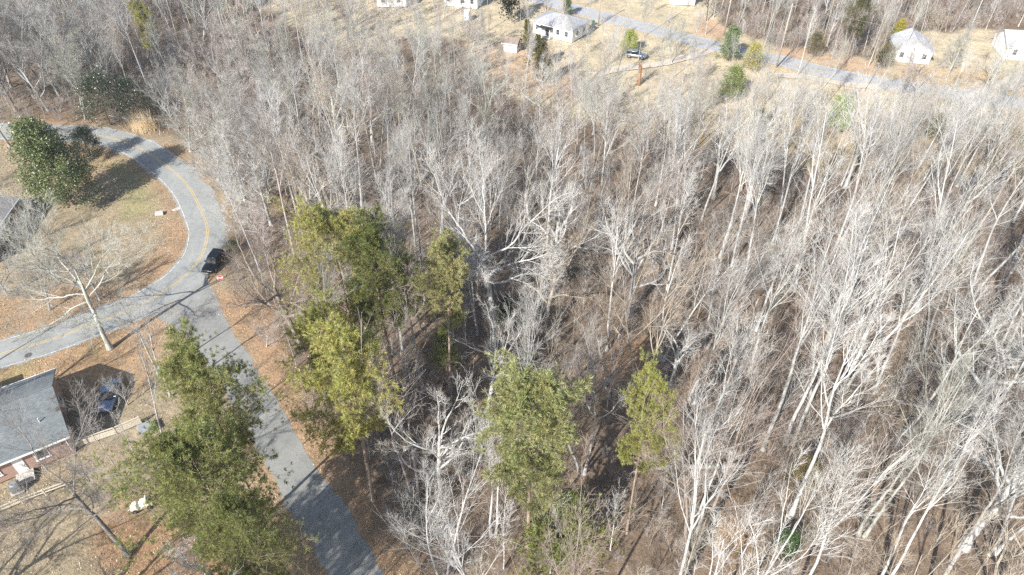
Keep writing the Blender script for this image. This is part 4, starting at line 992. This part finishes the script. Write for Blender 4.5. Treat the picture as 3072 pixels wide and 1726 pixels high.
hero = [
    ('great forked white tree with crooked bare limbs in the middle of the woods', 'great', 0, put(1482, 1035), 27, WHITE, 1.0),
    ('wide bare tree with grey limbs leaning over the junction', 'junction', 0, put(330, 1046), 19.5, GREENISH, 1.05),
    ('big bare tree with a dark bole in the lawn below the brick house', 'lawn', 0, put(385, 1665), 17.5, (0.30, 0.285, 0.27), 1.0),
    ('slender twin-limbed bare tree rising beside the blue grey car', 'tall', 0, put(522, 1400), 17, SILVER, .9),
    ('white tree leaning beside the twin-limbed tree by the side road', 'tall', 2, put(512, 1190), 14.5, SILVER, 1.15),
    ('tall cluster of white trunks fanning out in the right woods', 'fork', 0, put(2368, 1330), 29, WHITE, 1.0),
    ('white multi-trunk tree just behind the tall white cluster', 'fork', 1, put(2500, 1235), 28, WHITE, 1.0),
    ('white forked tree in the lower right corner woods', 'fork', 2, put(2975, 1660), 23, WHITE, 1.0),
    ('white tree with many rising limbs at the bottom right', 'fork', 0, put(2640, 1760), 22, WHITE, .9),
    ('bright white tree with a fanning crown right of the yellow green pine', 'fork', 1, put(2085, 1590), 21, WHITE, .9),
    ('white tree with sinuous limbs between the two front pines and verge', 'oak', 1, put(1322, 1500), 19, WHITE, .85),
    ('white tree with upright limbs in front of the forked white tree', 'oak', 2, put(1465, 1235), 15, WHITE, .8),
    ('fan-shaped white tree right of the wood clearing', 'fork', 2, put(1985, 1085), 19, WHITE, 1.05),
    ('leaning bare tree with long limbs reaching over the wood clearing', 'oak', 0, put(2010, 1160), 12, SILVER, 1.1),
    ('straight white double-stemmed tree in the upper woods', 'tall', 1, put(1795, 690), 23, WHITE, .9),
    ('tall straight pale tree beside the white double-stemmed tree', 'tall', 2, put(1965, 720), 22, WHITE, .9),
    ('tall thin pale pole of a tree above the dark hollow', 'slim', 1, put(2195, 800), 22, WHITE, 1.0),
    ('white feathery tree left of the double-stemmed tree', 'tall', 3, put(1640, 800), 23, WHITE, 1.0),
    ('low bare tree with spreading limbs in front of the dark pines', 'spread', 0, put(620, 1725), 8, WHITE, 1.2),
    ('white tree leaning at the bottom right corner', 'tall', 4, put(2860, 1400), 24, WHITE, 1.1),
    ('thin pale tree trailing above the far left road', 'slim', 2, put(468, 318), 22, SILVER, 1.0),
    ('grey branching tree behind the magnolia at the left edge', 'oak', 2, put(30, 440), 12, GREY, 1.0),
    ('fine twigged grey bush tree next to the low taupe-roofed house', 'spread', 1, put(110, 720), 5.5, GREY, 1.1),
    ('pale crooked tree on the lawn inside the bend', 'oak', 0, put(300, 900), 9, SILVER, .9),
    ('twiggy grey tree beside the blue grey car', 'spread', 2, put(382, 1215), 5.0, GREY, .9),
    ('small dark twiggy tree at the gable of the brick house', 'spread', 0, put(222, 1290), 5.5, BROWN, .8),
    ('thin bare sapling leaning on the timber fence', 'sapling', 0, put(345, 1400), 8, SILVER, 1.0),
    ('rounded grey-green bare tree beside the far road', 'spread', 1, put(2015, 190), 9.5, GREENISH, 1.0),
    ('small dark-limbed bare tree alone on the pale grass', 'spread', 2, put(2545, 308), 5.0, BROWN, 1.0),
    ('black-limbed tree leaning beside the far road', 'oak', 1, put(2120, 60), 9.0, (0.10, 0.085, 0.075), 1.0),
    ('grey tree with limbs across the far road', 'oak', 2, put(2735, 345), 16.0, PINKISH, .9),
    ('tall pale tree whose top crosses the far road at the right', 'tall', 0, put(2870, 560), 24.0, SILVER, .9),
    ('grey-green spreading tree right of the small white cottage', 'spread', 0, put(2850, 210), 9.0, GREENISH, 1.1),
    ('silvery tree in front of the white house at the right edge', 'oak', 0, put(2960, 290), 13.0, GREENISH, .9),
    ('grey tree with pale forks above the cottage', 'oak', 1, put(2480, 140), 12.0, SILVER, .8),
    ('dark-limbed bare tree behind the white hip-roofed house', 'oak', 2, put(1640, 62), 6.0, (0.13, 0.11, 0.095), .9),
    ('white multi-stem tree on the bank below the white hip-roofed house', 'fork', 0, put(1670, 290), 11.0, WHITE, .8),
    ('pale tree in front of the orange snag', 'tall', 1, put(1815, 330), 15.0, SILVER, .9),
    ('slim pale tree by the little white shed', 'slim', 0, put(1572, 300), 14.0, SILVER, .9),
]
hero += [
    ('wide grey bare tree overhanging the top of the road bend', 'spread', 0, put(572, 455), 12.5, GREENISH, 1.25),
    ('silvery bare tree leaning out above the middle of the road bend', 'spread', 1, put(655, 540), 13.5, SILVER, 1.2),
    ('pale wide-crowned tree just behind the outer bend', 'spread', 2, put(735, 600), 14.0, SILVER, 1.2),
    ('grey bare tree with low limbs between the bend and the dry reeds', 'spread', 1, put(535, 385), 11.5, GREY, 1.3),
    ('silvery wide tree two rows behind the bend', 'spread', 0, put(690, 460), 14.0, GREENISH, 1.2),
    ('light wide-crowned tree behind the black car verge', 'spread', 0, put(790, 720), 13.0, WHITE, 1.1),
    ('fine-twigged brown shrub tree right of the stop sign', 'spread', 2, put(735, 925), 4.5, BROWN, 1.2),
    ('brown twiggy shrub tree further down the side road verge', 'spread', 1, put(800, 1040), 5.0, PINKISH, 1.2),
    ('second bare tree with fine crown beside the junction, right of the wide one', 'tall', 4, put(478, 1130), 13.5, GREENISH, 1.2),
    ('grey twiggy tree on the lawn above the wide junction tree', 'spread', 1, put(150, 930), 9.0, GREY, 1.2),
    ('grey twiggy tree at the left edge below the taupe-roofed house', 'spread', 2, put(20, 880), 9.5, GREY, 1.2),
    ('dark bare tree on the far verge behind the magnolia top', 'spread', 0, put(120, 445), 8.5, GREY, 1.1),
    ('pale sapling-like tree on the lawn beside the timber fence end', 'sapling', 1, put(420, 1400), 9.0, SILVER, 1.1),
    ('bare tree off the bottom edge, seen by the first shadow stripe on the side road', 'slim', 0, W(-25, 19), 19, GREY, 1.0),
    ('bare tree off the bottom edge, seen by the second shadow stripe on the side road', 'slim', 1, W(-22.5, 17), 19, GREY, 1.0),
    ('bare tree off the bottom edge, seen by the third shadow stripe on the side road', 'tall', 2, W(-27.5, 15.5), 20, GREY, 1.0),
    ('bare tree off the bottom edge, seen by the fourth shadow stripe on the side road', 'slim', 2, W(-20, 19.5), 18, GREY, 1.0),
    ('bare tree off the bottom edge, seen by the fifth shadow stripe on the side road', 'tall', 3, W(-24, 12), 20, GREY, 1.0),
    ('bare tree off the bottom edge, seen by the broad shadow stripe nearest the pines', 'tall', 0, W(-29, 17), 22, GREY, 1.2),
    ('bare tree off the bottom edge, seen by the broad middle shadow stripe on the asphalt', 'tall', 1, W(-26, 17), 22, GREY, 1.2),
    ('bare tree off the bottom edge, seen by a broad low shadow stripe on the asphalt', 'tall', 4, W(-23.4, 14.6), 22, GREY, 1.2),
    ('bare tree off the bottom edge, seen by the lower broad shadow near the verge', 'tall', 2, W(-21, 13), 22, GREY, 1.2),
    ('bare tree off the bottom edge, seen by the last broad shadow stripe', 'tall', 3, W(-16.8, 17.5), 20, GREY, 1.2),
    ('bare tree off the bottom edge, seen by the lowest shadow stripe on the side road', 'slim', 0, W(-18, 15), 18, GREY, 1.0),
    ('bare tree off the left edge, seen by its trunk shadow on the lower lawn', 'oak', 0, W(-62, 43), 19, GREY, 1.0),
    ('bare tree off the left edge, seen by its shadow across the near lane', 'tall', 1, W(-67, 49), 20, GREY, 1.0),
    ('bare tree off the lower left corner, seen by its mottled lawn shadow', 'oak', 2, W(-49, 25), 17, GREY, 1.0),
    ('bare tree off the bottom edge, seen by its shadow below the brick house', 'oak', 1, W(-41, 20), 17, GREY, 1.0),
    ('bare tree off the left edge above the taupe roof, seen by its road shadow', 'oak', 0, W(-92, 82), 16, GREY, 1.0),
]
for lab, f, k, p, h, tn, wd in hero:
    bare('bare_tree', lab, 'tree', f, k, p, h, tn, 'single bare trees', wide=wd, rz=0.0 if f in ('great', 'lawn', 'junction') else None)
for x, y in [(p.x, p.y) for _, p, *_r in pine_list]: placed.append((x, y))

# ---- the woods: darts thrown over the ground, kept where the outlines say woods
def darts(n, poly_list, rmin, seed, xr=(-165, 165), yr=(18, 232), taken=(), keep=None):
    r_ = np.random.default_rng(seed)
    X = r_.uniform(*xr, n); Y = r_.uniform(*yr, n); px_, py_ = topx(X, Y, 0 * X)
    ok = np.zeros(n, bool)
    for pl in poly_list: ok |= inside(px_, py_, pl)
    P2 = np.stack([X, Y], 1)
    ok &= (dist_line(P2, MAIN) > 4.3) & (dist_line(P2, SIDE) > 4.6) & (dist_line(P2, FAR) > 4.5)
    if keep is not None: ok &= keep(X, Y, px_, py_, r_)
    cell = {}; out = []
    def near(x, y, rr, ce, c0):
        i, j = int(x // c0), int(y // c0)
        for a in (-1, 0, 1):
            for b_ in (-1, 0, 1):
                for q in ce.get((i + a, j + b_), ()):
                    if (q[0] - x) ** 2 + (q[1] - y) ** 2 < rr * rr: return True
        return False
    tk = {}
    for q in taken: tk.setdefault((int(q[0] // rmin), int(q[1] // rmin)), []).append(q)
    for x, y in P2[ok]:
        if near(x, y, rmin, cell, rmin) or near(x, y, min(rmin, 2.2), tk, rmin): continue
        cell.setdefault((int(x // rmin), int(y // rmin)), []).append((x, y)); out.append((x, y))
    return np.array(out)
def in_view(X, Y, H):
    a, b_ = topx(X, Y, 0 * X); c_, d_ = topx(X, Y, 0 * X + H)
    depth_ok = Y * CT - (H - CAM_H) * ST > 1
    xs0, xs1 = np.minimum(a, c_), np.maximum(a, c_)
    return (xs1 > -90) & (xs0 < IW + 90) & (d_ < IH + 40) & (b_ > -40) & depth_ok
LAND = [('the great forked white tree', put(1482, 1035)), ('the broad olive pine', put(985, 1150)), ('the tall grey green pine', put(1585, 1640)), ('the yellow green pine', put(1856, 1600)), ('the tall white cluster', put(2368, 1330)),
        ('the holly bush', put(2345, 1655)), ('the black car', put(646, 797)), ('the outer bend of the road', put(640, 480)), ('the dry reeds', put(440, 390)), ('the straight double-stemmed tree', put(1795, 690)), ('the dark hollow', put(2180, 650)),
        ('the orange snag', put(1918, 252)), ('the cedar row', put(1610, 240)), ('the round olive shrub', put(2184, 297)), ('the bright clearing shrub', put(2502, 388)), ('the lone upper olive pine', put(492, 262)), ('the top left corner', put(60, 20)),
        ('the far road at the right edge', put(3040, 310)), ('the small white cottage', put(2722, 168)), ('the little white shed', put(1536, 150)), ('the right picture edge at mid height', put(3020, 860)), ('the lower right corner', put(3040, 1700)),
        ('the fallen trunk', put(2050, 1410)), ('the verge of the side road', put(1050, 1440)), ('the middle of the upper woods', put(1150, 330)), ('the pale yard strip', put(1120, 110)), ('the wood clearing', put(1890, 1110)), ('the bottom edge centre', put(1540, 1740)),
        ('the right woods behind the white cluster', put(2700, 900)), ('the woods inside the road curve', put(900, 620)), ('the pale yard top', put(880, 20)), ('the woods above the forked tree', put(1450, 620)), ('the grey woods by the upper left road', put(180, 280)),
        ('the tall utility pole', put(2329, 203)), ('the scrub below the clearing', put(2300, 520)), ('the bottom right thicket', put(2700, 1500))]
LANDXY = np.array([[p.x, p.y] for _, p in LAND])
ORD = ['nearest'] + [w + ' nearest' for w in 'second third fourth fifth sixth seventh eighth ninth tenth eleventh twelfth thirteenth fourteenth fifteenth sixteenth seventeenth eighteenth nineteenth twentieth twenty-first twenty-second twenty-third twenty-fourth twenty-fifth twenty-sixth twenty-seventh twenty-eighth twenty-ninth thirtieth'.split()]
def label_all(items, kindword):
    """items: [(x, y, tone)] -> labels that count each one out from the landmark next to it."""
    lab = [None] * len(items); by = {}
    for i, (x, y, tn) in enumerate(items):
        d = np.hypot(LANDXY[:, 0] - x, LANDXY[:, 1] - y); j = int(d.argmin()); by.setdefault((j, tn), []).append((d[j], i))
    for (j, tn), rows in by.items():
        rows.sort()
        for r_, (_, i) in enumerate(rows):
            lab[i] = f'{TONE_WORD[tn]} {kindword}, {ORD[min(r_, len(ORD) - 1)]} of these to {LAND[j][0]}'
    return lab
def wood_tone(px_, py_, r_):
    """Which bark shows where: whiter to the right and front, grey upper left, pinkish thickets in the upper middle."""
    if px_ < 560 and py_ < 420: w = [(GREY, .45), (GREENISH, .2), (SILVER, .2), (BROWN, .15)]
    elif px_ > 2150 and py_ > 420: w = [(WHITE, .45), (SILVER, .27), (TAN, .12), (GREENISH, .08), (GREY, .08)]
    elif py_ < 560: w = [(WHITE, .2), (SILVER, .32), (GREENISH, .25), (PINKISH, .15), (TAN, .08)]
    else: w = [(WHITE, .28), (SILVER, .26), (TAN, .12), (PINKISH, .12), (GREY, .12), (BROWN, .1)]
    u = r_.random(); s = 0
    for tn, q in w:
        s += q
        if u < s: return tn
    return w[0][0]
gap = lambda X, Y, px_, py_, r_: ~(inside(px_, py_, [(1500, 1540), (1800, 1540), (1840, 1960), (1500, 1960)]) | inside(px_, py_, [(1830, 1060), (1960, 1010), (2010, 1120), (1900, 1180), (1810, 1150)]) | inside(px_, py_, [(2180, 1420), (2300, 1380), (2340, 1600), (2180, 1720)]) | inside(px_, py_, [(2120, 620), (2230, 620), (2200, 760), (2120, 720)]))
def open_ground(X, Y, px_, py_, r_, sap=False):
    """Keep the lawns and the low shrubs of the clearing free of taller trees."""
    k = np.ones(len(X), bool)
    for cx, cy in ((2184, 297), (2502, 388), (2545, 308), (1917, 254)):
        p_ = at(cx, cy); k &= ~((np.abs(X - p_.x * Y / p_.y) < 4.0) & (Y < p_.y + 2) & (Y > p_.y - 24))
    if sap: return k
    for cx, cy, w_, dp in ((1085, 1150, 3.2, 13), (1200, 1190, 2.8, 13), (1050, 1330, 2.2, 10), (1120, 1500, 2.8, 12), (1350, 1160, 2.2, 13), (1585, 1640, 3.0, 14), (1880, 1600, 2.2, 14), (1482, 1035, 3.5, 13), (2368, 1330, 2.5, 9)):
        p_ = at(cx, cy); k &= ~((np.abs(X - p_.x * Y / p_.y) < w_) & (Y < p_.y + 1) & (Y > p_.y - dp))      # keeps the view of pines and great trees clear
    return k
FRONT = [(1180, 900), (2080, 800), (2150, 560), (3700, 560), (3700, 2120), (1420, 2120), (1160, 1500)]
isfront = lambda px_, py_: inside(px_, py_, FRONT)
gap_f = lambda X, Y, px_, py_, r_: gap(X, Y, px_, py_, r_) & isfront(px_, py_) & open_ground(X, Y, px_, py_, r_)
gap_b = lambda X, Y, px_, py_, r_: gap(X, Y, px_, py_, r_) & ~isfront(px_, py_) & open_ground(X, Y, px_, py_, r_)
YARD2 = [(1250, -60), (2140, -60), (2140, 60), (2700, 170), (3200, 260), (3200, 400), (1800, 260), (1450, 150)]
YARD = [(760, -60), (1000, 225), (1300, 260), (1480, 330), (1900, 445), (2400, 480), (3300, 520), (3300, 350), (2500, 330), (2150, 300), (1950, 270), (1780, 250), (1640, 290), (1480, 230), (1430, 120), (1330, 50), (1250, -60)]
TREES = np.concatenate([darts(26000, [WOOD_MAIN], 6.3, 3, taken=placed, keep=gap_f), darts(26000, [WOOD_MAIN, WOOD_NW, WOOD_NE], 4.6, 4, taken=placed, keep=gap_b), darts(14000, [YARD], 4.7, 6, taken=placed, keep=open_ground), darts(9000, [YARD2], 7.0, 8, taken=placed, keep=open_ground)])
hv = 15.0 + 9 * value_noise(TREES[:, 0], TREES[:, 1], 22, 31) + rng.normal(size=len(TREES)) * 1.8
px_, py_ = topx(TREES[:, 0], TREES[:, 1], 0 * TREES[:, 0])
hv += np.where(isfront(px_, py_), 4.0, 0) + np.where(inside(px_, py_, YARD) | inside(px_, py_, YARD2), -4.5, 0) + np.where((py_ < 540) & (px_ > 480), -4.0, 0) + np.where((px_ < 860) & (py_ > 300), -5.0, 0)
hv = np.minimum(hv, np.where(px_ > 1450, 13.0 + np.clip((py_ - 440) / 420, 0, 1) * 14, 99)); hv = np.clip(hv, 7.0, 28)
vis = in_view(TREES[:, 0], TREES[:, 1], hv)
TREES, hv = TREES[vis], hv[vis]
dist = np.hypot(TREES[:, 0], TREES[:, 1]); order = np.argsort(dist)
N_SINGLE = 285 - len(hero)
single, rest = order[:N_SINGLE], order[N_SINGLE:]
def pick_form(x, y, h, r_):
    a, b_ = topx(x, y, 0.0)
    if a < 860 and 250 < b_ < 700: return 'spread' if r_.random() < .8 else 'tall'
    u = r_.random()
    if inside(np.array([a]), np.array([b_]), YARD2)[0]: return 'slim'
    if h < 13: return 'spread' if u < .35 else 'tall'
    if isfront(np.array([a]), np.array([b_]))[0]: return 'fork' if u < .45 else 'tall' if u < .75 else 'oak' if u < .9 else 'slim'
    return 'tall' if u < .52 else 'slim' if u < .74 else 'fork' if u < .9 else 'oak'
info = []
for i in single:
    x, y = TREES[i]; a, b_ = topx(x, y, 0.0); info.append((x, y, wood_tone(a, b_, rng)))
labs = label_all(info, 'bare woodland tree')
for (x, y, tn), lab, i in zip(info, labs, single):
    f = pick_form(x, y, hv[i], rng)
    bare('bare_tree', lab, 'tree', f, int(rng.integers(0, 6)), (x, y, -.15), hv[i], tn, 'bare trees of the woods')
# saplings between them
SAP = darts(30000, [WOOD_MAIN, WOOD_NW, WOOD_NE, YARD], 3.7, 9, taken=placed + [tuple(q) for q in TREES], keep=lambda X, Y, px_, py_, r_: (gap(X, Y, px_, py_, r_) | (py_ > 1500)) & open_ground(X, Y, px_, py_, r_, True))
hs_ = 4.5 + 6.5 * value_noise(SAP[:, 0], SAP[:, 1], 14, 41) + rng.normal(size=len(SAP)) * 1.2
vis = in_view(SAP[:, 0], SAP[:, 1], hs_); SAP, hs_ = SAP[vis], np.clip(hs_[vis], 4.5, 13.5)
od = np.argsort(np.hypot(SAP[:, 0], SAP[:, 1])); s_single, s_rest = od[:280], od[280:]
def sap_tone(a, b_, r_):
    return [PINKISH, TAN, SILVER, BROWN, GREENISH, WHITE][int(r_.choice(6, p=[.28, .2, .18, .14, .12, .08]))]
info = []
for i in s_single:
    x, y = SAP[i]; a, b_ = topx(x, y, 0.0); info.append((x, y, sap_tone(a, b_, rng)))
labs = label_all(info, 'slender sapling')
for (x, y, tn), lab, i in zip(info, labs, s_single):
    bare('sapling', lab, 'sapling', 'sapling', int(rng.integers(0, 4)), (x, y, -.12), hs_[i], tn, 'saplings between the trees')

# ---- what nobody could count: far trees and undergrowth, instanced on points
def instancer(name, pts, rot, scl, tone, index, protos, label):
    me = bpy.data.meshes.new(name); me.vertices.add(len(pts)); me.vertices.foreach_set('co', np.asarray(pts, np.float32).ravel())
    for nm, ty, dat in (('rot', 'FLOAT_VECTOR', rot), ('scl', 'FLOAT_VECTOR', scl), ('tone', 'FLOAT_VECTOR', tone)):
        a_ = me.attributes.new(nm, ty, 'POINT'); a_.data.foreach_set('vector', np.asarray(dat, np.float32).ravel())
    a_ = me.attributes.new('pick', 'INT', 'POINT'); a_.data.foreach_set('value', np.asarray(index, np.int32))
    me.update()
    coll = bpy.data.collections.new(name + '_kinds')
    for k, mesh_ in enumerate(protos):
        o = bpy.data.objects.new(f'{name}_{k:03d}', mesh_); coll.objects.link(o)
    ng = bpy.data.node_groups.new(name, 'GeometryNodeTree')
    ng.interface.new_socket('Geometry', in_out='INPUT', socket_type='NodeSocketGeometry'); ng.interface.new_socket('Geometry', in_out='OUTPUT', socket_type='NodeSocketGeometry')
    N = ng.nodes.new; gi, go, ip, ci = N('NodeGroupInput'), N('NodeGroupOutput'), N('GeometryNodeInstanceOnPoints'), N('GeometryNodeCollectionInfo')
    ci.inputs['Collection'].default_value = coll; ci.inputs['Separate Children'].default_value = True; ci.inputs['Reset Children'].default_value = True
    def attr(nm, ty):
        q = N('GeometryNodeInputNamedAttribute'); q.data_type = ty; q.inputs[0].default_value = nm; return q.outputs[0]
    ip.inputs['Pick Instance'].default_value = True
    l = ng.links.new
    e2r = N('FunctionNodeEulerToRotation')
    l(gi.outputs[0], ip.inputs['Points']); l(ci.outputs[0], ip.inputs['Instance']); l(attr('pick', 'INT'), ip.inputs['Instance Index'])
    l(attr('rot', 'FLOAT_VECTOR'), e2r.inputs[0]); l(e2r.outputs[0], ip.inputs['Rotation']); l(attr('scl', 'FLOAT_VECTOR'), ip.inputs['Scale']); l(ip.outputs[0], go.inputs[0])
    o = obj(name, me); md = o.modifiers.new('scatter', 'NODES'); md.node_group = ng
    o['kind'] = 'stuff'; o['label'] = label
    return o
def joined(pr, name):
    """Trunk and crown of a prototype as one mesh with two materials."""
    bm = bmesh.new(); me = bpy.data.meshes.new(name)
    for k, m_ in enumerate(list(pr[0]) + list(pr[1:])):
        n0 = len(bm.faces); bm.from_mesh(m_)
        bm.faces.ensure_lookup_table()
        if m_ is pr[-1]:
            for f in bm.faces[n0:]: f.material_index = 1
    bm.to_mesh(me); bm.free(); me.materials.append(BARK); me.materials.append(TWIG); return me
kinds = []; kidx = {}
for f in ('tall', 'slim', 'fork', 'oak', 'spread', 'sapling', 'clump'):
    kidx[f] = []
    for pr, h0 in PROTO[f]: kidx[f].append((joined(pr, f), h0))
prot = []; key = {}
TONES = [WHITE, SILVER, GREY, GREENISH, PINKISH, TAN, BROWN]
def pidx(f, k):
    q = (f, k % len(kidx[f]))
    if q not in key: key[q] = len(prot); prot.append(kidx[f][q[1]][0])
    return key[q]
pts, rot, scl, ind, tns = [], [], [], [], []
for i in rest:
    x, y = TREES[i]; a, b_ = topx(x, y, 0.0); f = pick_form(x, y, hv[i], rng); k = int(rng.integers(0, 6)); h0 = kidx[f][k % len(kidx[f])][1]
    pts.append((x, y, -.15)); rot.append((rng.normal() * .05, rng.normal() * .05, rng.random() * 6.28)); s = hv[i] / h0; scl.append((s, s, s)); ind.append(pidx(f, k)); tns.append(wood_tone(a, b_, rng))
for i in s_rest:
    x, y = SAP[i]; a, b_ = topx(x, y, 0.0); k = int(rng.integers(0, 4))
    pts.append((x, y, -.12)); rot.append((rng.normal() * .06, rng.normal() * .06, rng.random() * 6.28)); s = hs_[i] / 11; scl.append((s, s, s)); ind.append(pidx('sapling', k)); tns.append(sap_tone(a, b_, rng))
instancer('distant_woods', pts, rot, scl, tns, ind, prot, 'mass of bare winter trees filling the far woods')
print('TREES', len(TREES), 'SAP', len(SAP), 'rest', len(pts))

# undergrowth
prot = []; key = {}
UNDER = [(-40, 300)]
SCRUB_EDGE = [(640, 560), (740, 560), (800, 700), (900, 1000), (1100, 1400), (1250, 1700), (1080, 1560), (930, 1290), (780, 1060), (680, 880), (640, 900), (640, 820), (690, 760)]
CLEARING = [(1700, 300), (1900, 330), (2150, 340), (2400, 340), (2700, 370), (3072, 390), (3300, 420), (3300, 560), (1600, 460)]
SCR = darts(26000, [WOOD_MAIN, WOOD_NW, WOOD_NE, SCRUB_EDGE, CLEARING], 1.5, 17, keep=lambda X, Y, px_, py_, r_: ~inside(px_, py_, [(1840, 1070), (1950, 1030), (1990, 1110), (1890, 1150)]) & open_ground(X, Y, px_, py_, r_, True))
pts, rot, scl, ind, tns = [], [], [], [], []
hh = 1.4 + 3.2 * value_noise(SCR[:, 0], SCR[:, 1], 9, 51) ** 1.3
ok = in_view(SCR[:, 0], SCR[:, 1], hh)
for (x, y), h in zip(SCR[ok], hh[ok]):
    k = int(rng.integers(0, 3)); tn = [PINKISH, TAN, BROWN, GREY][int(rng.choice(4, p=[.3, .3, .28, .12]))]
    pts.append((x, y, -.12)); rot.append((rng.normal() * .1, rng.normal() * .1, rng.random() * 6.28)); s = h / 6 * rng.uniform(.8, 1.2); scl.append((s * 1.25, s * 1.25, s)); ind.append(pidx('clump', k)); tns.append(tn)
instancer('undergrowth', pts, rot, scl, tns, ind, prot, 'tangled brown winter undergrowth on the wood floor')
print('SCRUB', len(pts))

# fallen trunk, snag, brush
FB = plain('dead_wood', (0.34, 0.31, 0.275), 0.9, 0.25, 3)
a, b_ = put(1900, 1420), put(2235, 1402)
fl = thing('fallen_trunk', 'pale fallen tree trunk lying across the wood floor', 'log', a)
d = b_ - a; mb = MB(); mb.path([(0, 0, .35), (d.x * .3, d.y * .3 + .2, .5), (d.x * .65, d.y * .65, .42), (d.x, d.y, .4)], [.14, .22, .27, .3], 10); mb.build('trunk', FB, fl, smooth=True)
for k in range(7):
    f_ = .02 + .07 * k; q = Vector((d.x * f_, d.y * f_ + .1, .45)); e = q + Vector((random.uniform(-2.4, -.6), random.uniform(-1.8, 1.8), random.uniform(.2, 1.5)))
    mb = MB(); mb.path([q, q.lerp(e, .5) + Vector((0, 0, .15)), e], [.08, .05, .02], 6); mb.build('branch', FB, fl)
sp = put(1917, 254); sn = thing('tree_snag', 'broken orange-brown tree snag standing at the clearing edge', 'tree snag', sp)
ORG = plain('raw_orange_wood', (0.46, 0.26, 0.15), 0.9, 0.25, 2.5)
mb = MB(); mb.path([(0, 0, -.2), (-.03, 0, 1.4), (-.08, 0, 2.8), (-.16, 0, 3.7)], [.30, .26, .30, .38], 10); mb.build('trunk', ORG, sn, smooth=True)
for dx, dy, hz, w_ in ((-.45, .05, 1.05, .13), (.28, -.05, .75, .10), (.05, .1, .5, .12)):
    mb = MB(); mb.path([(-.14 + dx * .3, dy, 3.6), (-.14 + dx * .7, dy, 3.7 + hz * .5), (-.14 + dx, dy, 3.7 + hz)], [w_ * 1.4, w_, .03], 7); mb.build('splinter', ORG, sn)
REED = plain('dry_reeds', (0.55, 0.42, 0.25), 0.9, 0.2, 3)
rp = put(440, 392); n_ = 260; r_ = np.random.default_rng(77)
B0 = np.stack([r_.normal(size=n_) * 1.1, r_.normal(size=n_) * .7, np.zeros(n_)], 1); D_ = np.stack([r_.normal(size=n_) * .22 - .1, r_.normal(size=n_) * .2, np.ones(n_)], 1) * r_.uniform(2.2, 4.2, (n_, 1))
V_, T_ = cones(np.stack([B0, B0 + D_], 1), np.full((n_, 2), .022)); rd = obj('reeds', mesh_np('reeds', V_, tris=T_, mat=REED)); rd.location = rp
rd['label'] = 'clump of tall dry straw-coloured reeds at the outer bend'; rd['category'] = 'reeds'


# ------------------------------------------------------------------ fallen leaves on the lawns, verges and road edges
r_ = np.random.default_rng(99)
X = r_.uniform(-85, -2, 150000); Y = r_.uniform(20, 118, 150000); P2 = np.stack([X, Y], 1); a, b_ = topx(X, Y, 0 * X)
dmn = np.minimum(dist_line(P2, MAIN), dist_line(P2, SIDE))
dens = np.where(inside(a, b_, WOOD_MAIN), .35, .35 + .65 * (value_noise(X, Y, 6, 61) > .5)) * np.where(dmn < 2.3, .05, np.where(dmn < 3.6, 1.0, .55))
ok = (r_.random(len(X)) < dens) & (a > -80) & (b_ < IH + 60)
X, Y, dmn = X[ok], Y[ok], dmn[ok]; n_ = len(X)
gz_ = -.40 * np.clip((dmn - 4) / 6, 0, 1) * 0
gi = np.clip(np.searchsorted(gx, X) - 1, 0, nx - 2); gj = np.clip(np.searchsorted(gy, Y) - 1, 0, ny - 2); Z = gz.reshape(ny, nx)
z0 = np.maximum.reduce([Z[gj, gi], Z[gj + 1, gi], Z[gj, gi + 1], Z[gj + 1, gi + 1]]) + .03
c0 = np.stack([X, Y, z0], 1); th = r_.random(n_) * 6.283; sz = r_.uniform(.05, .11, n_)[:, None]
u_ = np.stack([np.cos(th), np.sin(th), r_.normal(size=n_) * .3], 1) * sz; v_ = np.stack([-np.sin(th), np.cos(th), r_.normal(size=n_) * .3], 1) * sz * .6
V_ = np.stack([c0 - u_, c0 - v_, c0 + u_, c0 + v_], 1).reshape(-1, 3); i_ = np.arange(n_)[:, None] * 4
m, t, b = new_mat('dead_leaves'); ge = t.nodes.new('ShaderNodeNewGeometry')
rr = ramp(t, [(0.0, (0.19, 0.135, 0.10)), (0.4, (0.35, 0.245, 0.16)), (0.75, (0.44, 0.335, 0.225)), (1.0, (0.56, 0.48, 0.37))]); t.links.new(ge.outputs['Random Per Island'], rr.inputs[0]); t.links.new(rr.outputs[0], b.inputs['Base Color']); b.inputs['Roughness'].default_value = .85
lf = obj('fallen_leaves', mesh_np('fallen_leaves', V_, quads=np.concatenate([i_, i_ + 1, i_ + 2, i_ + 3], 1), mat=m)); lf['kind'] = 'stuff'; lf['label'] = 'brown fallen leaves scattered over lawns and road edges'
print('LEAVES', n_)

# ------------------------------------------------------------------ thin winter haze over the whole place
hm = bpy.data.materials.new('haze'); hm.use_nodes = True; ht_ = hm.node_tree; ht_.nodes.clear()
ho = ht_.nodes.new('ShaderNodeOutputMaterial'); hp = ht_.nodes.new('ShaderNodeVolumePrincipled')
hp.inputs['Color'].default_value = (0.88, 0.91, 0.95, 1); hp.inputs['Density'].default_value = 0.00025; hp.inputs['Anisotropy'].default_value = 0.2
ht_.links.new(hp.outputs[0], ho.inputs['Volume'])
mb = MB(); mb.box(-4600, 4600, -4600, 4600, -1.5, 66); hz = mb.build('haze', hm); hz['kind'] = 'stuff'
